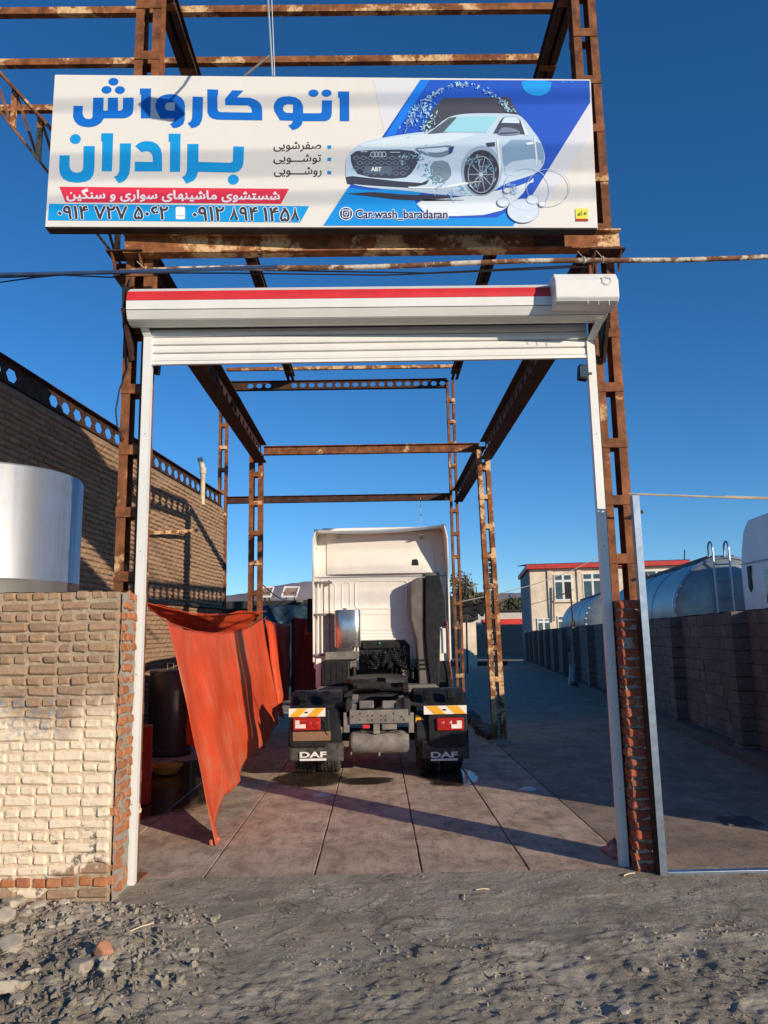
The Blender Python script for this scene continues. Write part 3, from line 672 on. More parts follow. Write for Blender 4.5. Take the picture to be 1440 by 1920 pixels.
def curve_mesh(loops):
    V = [q for lp in loops for q in lp]
    return V, [tuple(t) for t in tessellate_polygon([[Vector((q[0], q[1], 0)) for q in lp] for lp in loops])]
def onsign(V, F, name, m, layer, parent=None, flip=True):
    mb = MB(); y = SY-.0012*layer
    mb.add([atY(x, yy, y) for x, yy in V], F); o = mb.build(name, m, parent or sg, fixn=False)
    if sum(p.normal.y for p in o.data.polygons) > 0: o.data.flip_normals()
    return o
def chaikin(lp, n=2):
    for _ in range(n):
        out = []
        for i in range(len(lp)):
            a, b = lp[i], lp[(i+1) % len(lp)]; out += [(a[0]*.75+b[0]*.25, a[1]*.75+b[1]*.25), (a[0]*.25+b[0]*.75, a[1]*.25+b[1]*.75)]
        lp = out
    return lp
def print_poly(loops, c, layer, name='print', smooth=0, tr=None):
    if not isinstance(loops[0][0], (tuple, list)): loops = [loops]
    if tr: loops = [[(tr[0]+x/tr[2], tr[1]+y/tr[2]) for x, y in lp] for lp in loops]
    if smooth: loops = [chaikin(lp, smooth) for lp in loops]
    V, F = curve_mesh(loops); return onsign(V, F, name, c if not isinstance(c, tuple) else pm(c), layer)
def ell(cx, cy, rx, ry, n=28): return [(cx+rx*math.cos(2*math.pi*i/n), cy+ry*math.sin(2*math.pi*i/n)) for i in range(n)]
T1, T2, T3 = (100, 140, 6.0), (320, 140, 4.114), (100, 240, 3.789); T7 = (630, 240, 5.76); T8 = (860, 140, 5.538)
B1, B2c = (18, 105, 185), (22, 146, 200)
# headline, first row
print_poly([(228,350),(333,350),(330,440),(345,478),(372,496),(400,500),(430,492),(441,470),(450,258),(567,258),(563,403),(612,403),(616,258),(728,258),(728,405),(750,404),(772,395),(784,370),(785,258),(905,258),(902,390),(893,435),(865,465),(830,482),(795,490),(570,490),(540,538),(490,572),(440,586),(390,590),(330,582),(280,562),(240,520),(222,470)], B1, 2, 'letter', 0, T1)
for cx, cy in ((677,78), (600,170), (749,172)): print_poly(ell(cx, cy, 57, 43), B1, 2, 'letter_dot', 0, T1)
print_poly([(975,155),(1100,155),(1090,490),(985,490),(988,222),(975,222)], B1, 2, 'letter', 0, T1)
print_poly([[(301,222),(292,204),(291,196),(294,187),(300,181),(309,177.5),(320,176),(331,177.5),(340,183),(345.5,190),(347,198),(346.5,224),(344,232),(338,237),(331,239.5),(325,240),(319,232),(325,229),(327,222)], [(309,200),(311,194),(316,191.5),(328,192),(327.5,207.5),(316,207.3),(311,205)]], B1, 2, 'letter')
print_poly([(170,168),(250,172),(247,320),(240,355),(222,388),(195,404),(162,412),(130,372),(153,362),(166,335)], B1, 2, 'letter', 0, T2)
print_poly([(283,112),(368,115),(366,160),(360,160),(362,268),(369,282),(385,288),(627,292),(626,268),(616,248),(597,237),(422,234),(420,185),(475,120),(563,122),(512,175),(610,177),(655,192),(690,218),(706,255),(707,352),(370,347),(325,339),(298,321),(284,290)], B1, 2, 'letter', 0, T2)
print_poly([[(845,352),(800,280),(795,245),(803,213),(825,185),(860,170),(915,165),(965,175),(1000,197),(1018,230),(1022,255),(1022,297),(1150,297),(1163,292),(1166,278),(1168,198),(1245,198),(1243,300),(1236,332),(1218,350),(1190,358),(1020,358),(1010,388),(985,412),(942,428),(907,390),(930,382),(945,355)], [(867,258),(875,238),(897,227),(945,230),(943,295),(890,293),(871,278)]], B1, 2, 'letter', 0, T2)
for cx in (1102, 1203): print_poly(ell(cx, 142, 39, 28), B1, 2, 'letter_dot', 0, T2)
print_poly([(1292,129),(1377,129),(1378,358),(1305,358),(1304,178),(1292,176)], B1, 2, 'letter', 0, T2)
# headline, second row
print_poly([(45,194),(117,194),(115,268),(121,292),(137,309),(165,318),(192,312),(207,300),(213,280),(216,128),(295,128),(292,290),(284,335),(262,365),(225,382),(165,388),(110,380),(70,358),(48,325),(42,280)], B2c, 2, 'letter', 0, T3)
print_poly(ell(157, 78, 39, 35), B2c, 2, 'letter_dot', 0, T3)
print_poly([(342,37),(426,37),(417,306),(345,306),(349,96),(340,92)], B2c, 2, 'letter', 0, T3)
print_poly([(474,109),(553,109),(547,280),(540,325),(520,362),(495,382),(464,391),(432,345),(455,334),(470,300)], B2c, 2, 'letter', 0, T3)
print_poly([(583,128),(602,110),(630,97),(665,92),(705,97),(740,115),(763,148),(772,190),(773,307),(579,307),(580,239),(707,241),(706,200),(697,180),(682,167),(660,163),(642,166),(630,173)], B2c, 2, 'letter', 0, T3)
print_poly([(820,40),(904,40),(901,310),(828,310),(831,98),(820,96)], B2c, 2, 'letter', 0, T3)
print_poly([(953,113),(1032,113),(1031,240),(1255,247),(1270,242),(1276,230),(1280,130),(1355,132),(1352,245),(1343,280),(1320,305),(1285,316),(1028,310),(1018,348),(995,375),(946,395),(915,347),(938,334),(950,300)], B2c, 2, 'letter', 0, T3)
print_poly(ell(1279, 366, 39, 36), B2c, 2, 'letter_dot', 0, T3)
# bands
print_poly([(111.5,350),(542,354),(527,382),(123,379)], (222, 52, 72), 2, 'band')
print_poly([(92,382),(580,386.5),(563,417),(90,413)], (22, 150, 205), 2, 'band')
# joined Persian lettering from single presentation-form glyphs
AR = {'ا':(0xFE8D,0xFE8E,0xFE8D,0xFE8E,0),'ش':(0xFEB5,0xFEB6,0xFEB7,0xFEB8,1),'س':(0xFEB1,0xFEB2,0xFEB3,0xFEB4,1),'ت':(0xFE95,0xFE96,0xFE97,0xFE98,1),'و':(0xFEED,0xFEEE,0xFEED,0xFEEE,0),'ی':(0xFBFC,0xFBFD,0xFBFE,0xFBFF,1),'م':(0xFEE1,0xFEE2,0xFEE3,0xFEE4,1),'ن':(0xFEE5,0xFEE6,0xFEE7,0xFEE8,1),'ه':(0xFEE9,0xFEEA,0xFEEB,0xFEEC,1),'ر':(0xFEAD,0xFEAE,0xFEAD,0xFEAE,0),'گ':(0xFB92,0xFB93,0xFB94,0xFB95,1),'ص':(0xFEB9,0xFEBA,0xFEBB,0xFEBC,1),'ف':(0xFED1,0xFED2,0xFED3,0xFED4,1),'ـ':(0x640,0x640,0x640,0x640,1)}
def shape(s):
    out = []
    for i, ch in enumerate(s):
        if ch not in AR: out.append(ch); continue
        pj = i > 0 and s[i-1] in AR and AR[s[i-1]][4]; nj = AR[ch][4] and i+1 < len(s) and s[i+1] in AR
        out.append(chr(AR[ch][3 if pj and nj else 1 if pj else 2 if nj else 0]))
    return ''.join(out[::-1])
def text_mesh(s, off=0.0):
    c = bpy.data.curves.new('t', 'FONT'); c.body = s; c.size = 1; c.offset = off; c.resolution_u = 4
    ob = bpy.data.objects.new('t', c); COL.objects.link(ob); bpy.context.view_layer.update()
    me = bpy.data.meshes.new_from_object(ob.evaluated_get(bpy.context.evaluated_depsgraph_get())); bpy.data.objects.remove(ob)
    V = [(v.co.x, v.co.y) for v in me.vertices]; F = [tuple(p.vertices) for p in me.polygons]; bpy.data.meshes.remove(me); return V, F
def text(s, x0, x1, ytop, ybot, c, layer, bold=0, outline=0, oc=(235,235,230), slope=.004, name='lettering'):
    V, F = text_mesh(s)
    ax, bx = min(v[0] for v in V), max(v[0] for v in V); ay, by = min(v[1] for v in V), max(v[1] for v in V)
    P = [(x0+(x1-x0)*(v[0]-ax)/(bx-ax), ybot+(ytop-ybot)*(v[1]-ay)/(by-ay)+slope*(x0+(x1-x0)*(v[0]-ax)/(bx-ax)-x0)) for v in V]
    def stack(r, m, lay, nm):
        mb = MB(); n = 8 if r else 1
        for k in range(n):
            y = SY-.0012*lay-.00003*k; dx, dy = (r*math.cos(k*math.pi/4), r*math.sin(k*math.pi/4)) if r else (0, 0)
            mb.add([atY(x+dx, yy+dy, y) for x, yy in P], F)
        o = mb.build(nm, m, sg, fixn=False)
        if sum(p.normal.y for p in o.data.polygons) > 0: o.data.flip_normals()
        return o
    if outline: stack(bold+outline, pm(oc), layer, name+'_outline')
    return stack(bold, pm(c), layer+(1 if outline else 0), name)
text(shape('شستشوی ماشینهای سواری و سنگین'), 125, 524, 353.5, 377, (245, 225, 220), 3, .75, 0, slope=.006)
text('۰۹۱۴ ۷۲۷ ۵۰۶۲', 109, 315, 386, 410, (62, 60, 68), 3, .9, 1.1, slope=.006)
for st_, xa, xb, yt, yb_ in (('۰۹۱۲', 362, 420, 388.0, 413.6), ('۹۴', 449.5, 483, 388.4, 413.4), ('۱۴۵', 494.5, 542.5, 389.2, 414.6)): text(st_, xa, xb, yt, yb_, (62, 60, 68), 3, .9, 1.1, slope=.004)
for xa, ya in ((430.5, 388.2), (545, 389.4)):
    e8 = [(0, 23), (3.2, 17), (6.0, 9), (7.2, .5), (9.0, 0), (10.6, 8), (13.5, 16.5), (16.6, 22.5), (14.2, 25), (11.2, 20.5), (8.6, 13.5), (6.0, 20), (2.6, 25)]
    cx8, cy8 = 8.4, 14
    print_poly([(xa+x+(1.1 if x > cx8 else -1.1), ya+y+(1.0 if y > 22 else -1.0 if y < 3 else 0)) for x, y in e8], (235,235,230), 3, 'lettering_outline'); print_poly([(xa+x, ya+y) for x, y in e8], (62,60,68), 4, 'lettering')
text(shape('صفرشویی'), 513, 602, 265, 284, (70, 60, 55), 2, .25)
text(shape('توشـــویی'), 513, 602, 289, 307.5, (70, 60, 55), 2, .25)
text(shape('روشــــویی'), 514, 603, 312.5, 331.5, (70, 60, 55), 2, .25)
for y in (275.5, 298.5, 323.5): print_poly([(614,y-3),(621,y-3),(621,y+3.2),(614,y+3.2)], (25,135,190), 2, 'bullet')
print_poly([(331.5,387.5),(345,387.5),(347,389.5),(347,409),(345,411),(331.5,411),(329.5,409),(329.5,389.5)], (232,232,228), 3, 'phone_icon')
print_poly([(331,404.0),(346,404.0),(346,404.7),(331,404.7)], (40,140,190), 4, 'phone_icon')
# blue fields
print_poly([(700,149),(789,149.5),(722,256)], (216,212,206), 1, 'print')
print_poly([(788,149.5),(1105.5,151),(1106.5,192),(962,424),(606,423)], (32, 84, 178), 1, 'print')
print_poly([(652,352),(700,357),(800,345),(778,377),(795,405),(830,409),(930,408),(1000,370),(962,424),(606,423)], (24, 142, 208), 2, 'print')
print_poly([(788,149.5),(806,149.5),(740,252),(722,256)], (26, 120, 212), 2, 'print')
print_poly([(1106.5,192),(1108.5,250),(1000,424),(962,424)], (214,211,206), 1, 'print')
print_poly(chaikin([(775,375),(800,403),(835,406),(930,402),(975,372),(1000,330),(1000,345),(850,372)], 1), (222,226,224), 3, 'print')
# car picture
print_poly([(790,248),(812,205),(830,184),(955,182),(972,213),(985,240)], (72,72,78), 3, 'car_print')
print_poly([(648,363),(700,360),(760,365),(820,366),(860,370),(870,376),(800,377),(740,374)], (62,58,66), 3, 'car_print')
print_poly([(655,288),(667,274),(690,264),(722,257),(775,249),(808,246),(835,222),(860,214),(900,212),(968,213),(982,222),(998,243),(1012,262),(1021,285),(1022,302),(1014,318),(1000,328),(945,345),(920,362),(880,368),(820,365),(760,357),(700,353),(655,345),(648,335),(648,302)], (188,204,210), 4, 'car_print', 1)
print_poly([(672,272),(722,259),(808,250),(905,250),(860,262),(800,273),(765,277),(680,277)], (206,216,216), 5, 'car_print', 1)
print_poly([(940,262),(1012,262),(1021,288),(1018,312),(960,320),(945,320)], (132,160,178), 5, 'car_print', 1)
print_poly([(944,305),(1016,295),(1014,316),(950,335)], (190,205,210), 6, 'car_print', 1)
print_poly([(800,252),(842,221),(856,219),(856,246)], (84,92,98), 5, 'car_print')
print_poly([(832,247),(858,219),(930,217.5),(932,221),(912,248)], (150,205,208), 6, 'car_print')
print_poly([(925,250),(938,226),(945,219),(968,219),(978,228),(988,252)], (70,76,84), 6, 'car_print')
print_poly([(940,230),(946,220),(968,219.5),(974,226),(974,231)], (205,218,220), 7, 'car_print')
print_poly([(985,253),(990,253),(979,229),(976,226)], (225,230,230), 7, 'car_print')
print_poly([(933,253),(935,246),(942,238),(962,240),(975,246),(974,252),(955,254)], (120,132,148), 8, 'car_print', 1)
print_poly([(936,249),(972,247),(972,249),(938,252)], (70,78,90), 9, 'car_print')
print_poly([(986,268),(1000,265),(1001,270),(988,272)], (232,236,236), 7, 'car_print')
for lp in ([(931,262),(934,262),(940,310),(937,330)], [(1001,256),(1003,256),(1008,295),(1006,315)]): print_poly(lp, (225,232,234), 7, 'car_print')
print_poly([(911,268),(928,266),(928,274),(914,275)], (62,66,74), 7, 'car_print')
# grille and bumper
print_poly([(657,284),(700,281),(766,280),(790,290),(775,322),(757,336),(675,331),(659,310)], (66,70,80), 6, 'car_print', 1)
print_poly([(649,332),(660,330),(748,340),(790,343),(806,336),(800,345),(770,352),(700,348),(652,344)], (58,62,72), 6, 'car_print')
for r in range(4):
    for q in range(8):
        cx, cy = 668+13.5*q+(6.7 if r % 2 else 0), 296+r*9.5
        if cx > 770-r*3 or (r == 3 and cx < 676): continue
        lp = [(cx-6.6,cy),(cx,cy-4.4),(cx+6.6,cy),(cx,cy+4.4)]; ip = [(cx-5.4,cy),(cx,cy-3.5),(cx+5.4,cy),(cx,cy+3.5)]
        print_poly([lp, ip], (150,162,170), 7, 'car_print')
print_poly([(685,311),(735,311.5),(735,326.5),(680,324)], (98,112,122), 8, 'car_print')
text('ABT', 696, 715, 313.5, 320.5, (236,236,230), 9, .5)
for q in range(4): print_poly([ell(699.5+6.6*q, 289.5, 5.2, 5.2, 18), ell(699.5+6.6*q, 289.5, 4.1, 4.1, 18)], (205,212,215), 9, 'emblem_ring')
for a, b in (((676,284.5),(689,284.5)), ((731,285.5),(750,285.5))): print_poly([(a[0],a[1]-.7),(b[0],b[1]-.7),(b[0],b[1]+.7),(a[0],a[1]+.7)], (190,200,205), 8, 'car_print')
print_poly([(770,278),(810,275),(854,271),(846,288),(825,296),(800,292)], (112,126,136), 6, 'car_print', 1)
print_poly([(776,280),(812,278),(842,275),(838,284),(810,287)], (196,210,214), 7, 'car_print', 1)
print_poly([(843,276),(852,274),(848,286),(841,290)], (50,66,120), 8, 'car_print')
print_poly([(805,303),(838,300),(846,318),(846,332),(828,345),(812,338)], (120,136,144), 6, 'car_print', 1)
print_poly([(765,350),(825,350),(905,336),(905,340),(828,354),(768,353)], (228,232,230), 7, 'car_print')
# wheel
print_poly([ell(903, 320, 38, 47)], (156,172,182), 6, 'car_print')
print_poly([ell(903, 323, 33, 42)], (58,58,66), 7, 'car_print')
print_poly([ell(902, 327, 25, 35), ell(902, 327, 23.5, 33)], (150,165,175), 8, 'car_print')
for q in range(10):
    t = 2*math.pi*q/10; dx, dy = math.cos(t), math.sin(t)
    print_poly([(902-dy*1.4,327+dx*1.4),(902+dx*23-dy*.8,327+dy*33+dx*.8),(902+dx*23+dy*.8,327+dy*33-dx*.8),(902+dy*1.4,327-dx*1.4)], (128,142,152), 8, 'car_print')
print_poly(ell(902, 327, 4, 4, 30), (168,184,192), 9, 'car_print')
# water splash: curling droplets and strands over the roof, lamp and wheel
rs = random.Random(3)
SPL = {(176,214,222): MB(), (104,140,156): MB()}
def splash(path, width, n, c1=(176,214,222), c2=(104,140,156)):
    for i in range(n):
        t = rs.random()*(len(path)-1); k = int(t); f = t-k
        x = path[k][0]*(1-f)+path[k+1][0]*f+rs.gauss(0, width); y = path[k][1]*(1-f)+path[k+1][1]*f+rs.gauss(0, width)
        r = rs.uniform(.5, 1.9); a = rs.uniform(0, 3.14); e = rs.uniform(1.2, 3.0)
        lp = [(x+r*e*math.cos(u)*math.cos(a)-r*math.sin(u)*math.sin(a)*.7, y+r*e*math.cos(u)*math.sin(a)+r*math.sin(u)*math.cos(a)*.7) for u in np.linspace(0, 5.6, 9)]
        V, F = curve_mesh([lp, [(x+(p-x)*.55, y+(q-y)*.55) for p, q in lp]] if rs.random() < .75 else [lp])
        SPL[c1 if rs.random() < .62 else c2].add([atY(p, q, SY-.0120-.00001*i) for p, q in V], F)
splash([(766,232),(775,205),(800,186),(830,166),(865,158),(905,163),(940,190),(962,212)], 3.0, 190)
splash([(760,235),(785,218),(805,196),(812,225),(790,240)], 8, 120)
splash([(745,300),(770,292),(800,285),(790,310),(815,335),(835,350)], 7, 110)
splash([(870,300),(900,305),(930,318),(900,345),(860,362),(840,368)], 7, 110)
splash([(955,345),(965,360)], 4, 30)
for c_, mb in SPL.items():
    o = stuff(mb.build('splash', pm(c_), sg, fixn=False))
# bubbles
def bubble(cx, cy, rx, ry, fill, rim, lay=11):
    if fill: print_poly(ell(cx, cy, rx, ry), fill, lay, 'bubble')
    print_poly([ell(cx, cy, rx, ry), ell(cx, cy, rx-1.0, ry-1.0)], rim, lay+.5, 'bubble')
print_poly([(977,150.3),(1034,150.6),(1033,165),(1026,175),(1014,180),(1000,179.5),(987,174),(979,163)], (25,150,215), 3, 'bubble', 1)
bubble(1028, 352, 41, 35, None, (176,178,178)); bubble(988, 355, 44, 40, None, (190,196,198))
bubble(981, 395, 30, 23, (206,214,216), (160,168,170)); bubble(944, 379, 12, 9, (214,222,222), (168,176,178)); bubble(999, 374, 12, 9, (216,222,224), (150,160,166), 13); bubble(1017, 382, 7, 5.5, (222,226,226), (160,168,170), 13); bubble(951, 357, 7, 5.5, (220,226,228), (160,170,176), 13)
print_poly(ell(991, 407, 4, 3, 12), (240,240,236), 12.5, 'bubble')
for x, r in ((1056, 5), (1072, 4), (1048, 2)): print_poly(ell(x, 152.5+r*.2, r, r*.5, 12), (38,110,200), 3, 'bubble')
# handle, icon and printer's mark
print_poly(ell(649, 400.5, 13.2, 12.6), (236,236,232), 5, 'icon'); print_poly(ell(649, 400.5, 11.6, 11.0), (52,66,108), 6, 'icon')
sq = lambda r: [(649+a*r, 400.5+b*r) for a, b in ((-.6,-1),(.6,-1),(.9,-.9),(1,-.6),(1,.6),(.9,.9),(.6,1),(-.6,1),(-.9,.9),(-1,.6),(-1,-.6),(-.9,-.9))]
print_poly([sq(7.6), sq(6.2)], (232,234,236), 7, 'icon'); print_poly([ell(649, 400.5, 3.6, 3.6, 16), ell(649, 400.5, 2.3, 2.3, 16)], (232,234,236), 7, 'icon'); print_poly(ell(652.6, 396.8, .9, .9, 8), (232,234,236), 7, 'icon')
text('Car.wash_baradaran', 667, 839, 393, 411.5, (45, 58, 104), 5, .55, 1.1, slope=.004)
print_poly([(1079,391),(1102.5,391),(1103,410),(1079.5,410)], (246,214,70), 5, 'printer_mark'); print_poly([(1079.5,410.5),(1103,410.5),(1103,414.5),(1079.5,414.5)], (170,50,40), 5, 'printer_mark')
for lp in ([(1082,403),(1087,397),(1088,404),(1085,406)], [(1089,395),(1091,395),(1091,404),(1089,405)], [(1093,401),(1099,396),(1100,402),(1095,404)]): print_poly(lp, (90,120,60), 6, 'printer_mark')

# gooseneck lamp above the sign and the pole that carries it
lp = thing('sign_lamp', 'thin pole with strut carrying a lamp above the sign', 'lamp', atY(510, 140, 6.26))
LT = -TOSUN
S = atY(303, 205, SY); lampc = S - LT*1.75
foot = atY(511, 143, 6.26); top = atY(497, -90, 6.26)
mb = MB(); mb.tube([foot, top], .010, 8); mb.build('pole', simple('blue_grey_pole', (.25,.33,.38), .5), lp)
mb = MB(); mb.tube([foot+Vector((.02,0,0)), top+Vector((.045,0,0))], .004, 6); mb.build('cable', simple('pale_cable', (.6,.6,.6), .6), lp)
kn = atY(505, 105, 6.26)
mb = MB(); mb.tube([kn, atY(458, 143, 6.28)], .012, 6); mb.build('strut', GREYM, lp)
mb = MB(); mb.tube([top, lampc+Vector((.1,.1,.2)), lampc], .012, 6); mb.build('arm', STEELD, lp)
mb = MB(); mb.box(-.16, .16, -.05, .05, -.11, .11, Matrix.Translation(lampc) @ Euler((.5, 0, -.3)).to_matrix().to_4x4()); mb.build('head', STEELD, lp, bevel=.01)

# overhead street cables whose soft shadows cross the sign
for i, (py, sl_) in enumerate(((190, -.012), (292, -.01), (318, -.008), (372, -.004))):
    a = atY(100, py+8, SY)-LT*17; b = atY(1110, py-10, SY)-LT*17; d = (b-a).normalized()
    mb = MB(); mb.tube([a-d*14, a-d*7, a, b, b+d*7, b+d*14], .022, 6); o = thing('street_cable', 'thick black street cable strung high across the road', 'cable', a, 'street cables'); mb.build('cable', CABLE, o)

# ------------------------------------------------------------------ gate post and rail on the right
gp = thing('gate_frame', 'galvanised gate frame post with ground sill beside the red brick pier', 'gate frame', (2.26, 6.28, 0))
xb, xt = 2.255, 2.25
pb = atY(1243, 1640, 6.27); pt = atY(1190, 930, 6.27)
mb = MB(); 
def lean(p, q): return [(pb.x+p, 6.27+q, .0), (pt.x+p, 6.27+q, pt.z)]
for (p0, p1, q0, q1) in ((-.028, .028, -.028, -.024), (-.028, -.024, -.023, .045), (.024, .028, -.023, .045)):
    v = [(pb.x+p, 6.27+q, 0) for p, q in ((p0,q0),(p1,q0),(p1,q1),(p0,q1))] + [(pt.x+p, 6.27+q, pt.z) for p, q in ((p0,q0),(p1,q0),(p1,q1),(p0,q1))]
    mb.add(v, [(0,3,2,1),(4,5,6,7),(0,1,5,4),(1,2,6,5),(2,3,7,6),(3,0,4,7)])
mb.build('post', GALV, gp)
mb = MB(); mb.box(pb.x-.045, pb.x-.030, 6.26, 6.33, 0.0, 2.0); mb.build('angle', RUSTD, gp)
mb = MB(); mb.box(pb.x+.03, 4.9, 6.25, 6.31, .004, .028); mb.build('sill', GALV, gp, bevel=.004)
for z in (2.86, 2.33):
    mb = MB(); mb.bar((2.14, 6.38, z-.04), (2.245, 6.27, z), .022, .022); mb.build('bracket', GREYM, gp)
a, b = atY(1178, 926, 6.28), atY(1480, 937, 6.28)
o = thing('guy_wire', 'pale twisted wire pulled level from the gate post top', 'wire', a)
mb = MB(); mb.tube([a, b, b+(b-a)*1.2], .009, 6); mb.tube([a.lerp(b, .6)+Vector((0,.0,.008)), b+Vector((0,0,.012))], .008, 6); mb.build('wire', simple('pale_wire', (.42,.37,.28), .8), o)

# ------------------------------------------------------------------ galvanised tank behind the wall
tk = thing('zinc_tank', 'large shiny galvanised water tank standing behind the low brick wall', 'tank', (-3.72, 7.2, 0))
TC = Vector((-3.70, 7.18, 0)); TR_ = .86; tz = 3.42
mb = MB(); mb.lathe([(TR_, .05), (TR_, 1.2), (TR_+.006, 1.21), (TR_, 1.22), (TR_, 2.4), (TR_+.006, 2.41), (TR_, 2.42), (TR_, tz-.02), (TR_-.012, tz)], TC, 'z', 72); mb.build('shell', TANKM, tk, smooth=True)
mb = MB(); mb.lathe([(TR_-.012, tz), (TR_*.6, tz+.05), (.01, tz+.09)], TC, 'z', 72); mb.build('lid', TANKM, tk, smooth=True)
mb = MB(); mb.lathe([(TR_+.04, 0), (TR_+.04, .05), (.05, .05)], TC, 'z', 40); mb.build('base', MORT, tk)

# items on the tan wall
o = thing('vent_pipe', 'beige vent pipe with an elbow rising behind the castellated beam', 'pipe', atY(380, 905, 16.6))
p = atY(380, 905, 16.6)
mb = MB(); mb.tube([p+Vector((0,0,-.5)), p+Vector((0,0,.25))], .055, 12); mb.build('pipe', PVC, o, smooth=True)
mb = MB(); mb.tube([p+Vector((0,0,.20)), p+Vector((0,0,.34))], .072, 12); mb.build('collar', PVC, o, smooth=True)
mb = MB(); mb.tube([p+Vector((0,0,.30)), p+Vector((-.03,0,.42)), p+Vector((-.08,0,.56))], .058, 12); mb.build('elbow', PVC, o, smooth=True)
def wallpt(x, y, off=.06):
    v = ray(x, y); n = NV; t = (A2+n*off-CC).dot(n)/v.dot(n); return CC+v*t
a = wallpt(347, 995); o = thing('rusty_bar', 'rusty bar stub jutting out of the tan brick wall', 'bar', a)
mb = MB(); q = wallpt(275, 1000); mb.bar(q, a+NV*.25, .06, .06); mb.build('bar', RUSTL, o)
o = thing('wall_pipe', 'dark horizontal pipe clipped along the tan brick wall', 'pipe', wallpt(300, 1135))
mb = MB(); mb.tube([wallpt(270, 1127), wallpt(340, 1133), wallpt(385, 1138), wallpt(430, 1142)], .03, 8); mb.build('pipe', STEELD, o)
o = thing('wall_wire', 'thin pale wire stretched from the tan wall to the column', 'wire', wallpt(205, 835))
mb = MB(); mb.tube([wallpt(203, 830), atY(226, 847, 6.6), atY(243, 847, 6.6)], .004, 5); mb.build('wire', ROPE, o)

# ------------------------------------------------------------------ tarpaulins
def sheet(cols, nu, nv, amp=.03, freq=9, seed=0, sag=0):
    # cols: list of (Y, topx, topy, botx, boty) in photo pixels
    n = len(cols)
    def fn(u, v):
        t = u*(n-1); i = min(n-2, int(t)); f = t-i; f = f*f*(3-2*f)*.4+f*.6
        a, b = cols[i], cols[i+1]; Ya = a[0]*(1-f)+b[0]*f
        tx, ty, bx, by = [a[k]*(1-f)+b[k]*f for k in (1, 2, 3, 4)]
        P = atY(tx, ty, Ya); Q = atY(bx, by, Ya if len(a) < 6 else a[5]*(1-f)+b[5]*f)
        p = P.lerp(Q, v)
        w = amp*(.25+.75*min(1, v*2.5))*(math.sin(u*freq*2.1+seed+.9*math.sin(v*3)+2*noise.noise((u*3, v*2, seed))) + .5*noise.noise((u*freq, v*3.5, seed+3)))
        return p + Vector((w, -w*.35, .012*noise.noise((u*6, v*6, seed))))
    return MB().grid(nu, nv, fn)
tp = thing('red_tarpaulin', 'bright red tarpaulin hanging open beside the truck with a trailing corner', 'tarpaulin', (-2.0, 9.0, 0))
mb = sheet([(7.45, 312, 1167, 396, 1588), (7.9, 338, 1178, 412, 1560), (8.5, 365, 1184, 420, 1490), (9.3, 398, 1188, 452, 1462), (10.4, 437, 1186, 470, 1415), (12.0, 470, 1176, 505, 1378), (13.4, 494, 1162, 526, 1358)], 90, 46, .045, 8, 1)
mb.build('cloth', TARP, tp, smooth='full', solid=.003)
a, b = atY(300, 1160, 7.1), atY(500, 1160, 13.8)
mb = MB(); mb.tube([atY(x, y, Y) for Y, x, y in ((6.6, 268, 1130), (7.45, 312, 1166), (8.5, 365, 1183), (9.3, 398, 1187), (10.4, 437, 1185), (12, 470, 1175), (13.4, 494, 1161), (13.9, 500, 1156))], .004, 6); mb.build('hem', TARP, tp)
mb = sheet([(7.45, 393, 1575, 394, 1592), (7.5, 412, 1570, 410, 1585)], 5, 5, .01, 3, 5); mb.build('tail', TARP, tp, smooth='full', solid=.003)
mb = sheet([(8.6, 352, 1340, 352, 1395), (8.7, 362, 1345, 366, 1402)], 5, 8, .02, 5, 4); mb.build('torn_flap', TARP, tp, smooth='full', solid=.003)
fo = thing('red_tarpaulin', 'narrow folded red tarpaulin edge lit at the column', 'tarpaulin', atY(515, 1170, 13.8)-Vector((0,0,1.6)))
mb = sheet([(13.7, 496, 1160, 520, 1330), (13.9, 508, 1166, 530, 1350), (14.3, 512, 1172, 528, 1300)], 14, 24, .03, 6, 8); mb.build('cloth', TARP, fo, smooth='full', solid=.003)
sd = thing('red_tarpaulin', 'shade-darkened red tarpaulin curtain behind the column near the cab', 'tarpaulin', atY(525, 1290, 15.5)-Vector((0,0,.3)))
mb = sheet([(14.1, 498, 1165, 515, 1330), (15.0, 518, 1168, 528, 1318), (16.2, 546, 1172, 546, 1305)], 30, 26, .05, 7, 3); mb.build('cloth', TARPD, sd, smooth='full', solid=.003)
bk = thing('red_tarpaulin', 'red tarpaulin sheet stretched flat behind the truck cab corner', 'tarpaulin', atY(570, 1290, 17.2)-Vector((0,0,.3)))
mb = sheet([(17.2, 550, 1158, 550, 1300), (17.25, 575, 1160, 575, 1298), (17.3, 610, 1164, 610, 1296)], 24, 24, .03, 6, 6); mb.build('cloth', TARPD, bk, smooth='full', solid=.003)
mb = sheet([(17.0, 573, 1174, 571, 1192), (17.05, 590, 1173, 583, 1190)], 6, 6, .02, 5, 9); mb.build('flap', TARP, bk, smooth='full', solid=.003)
mb = MB(); pxb(mb, 546, 1160, 553, 1320, 16.4, .06); mb.build('post', BLACKM, bk)
cv = thing('red_tarpaulin', 'red tarpaulin canopy sagging over the drums by the tan wall', 'tarpaulin', (-3.1, 10.5, 2.1))
ft = [(277,1131,8.6),(310,1140,9.0),(350,1148,9.6),(390,1152,10.3),(425,1151,11.2),(455,1148,12.2),(488,1147,13.6)]
bt = [(279,1137,10.2),(312,1160,10.8),(350,1180,11.6),(390,1190,12.4),(425,1192,13.2),(455,1184,14.2),(488,1170,15.6)]
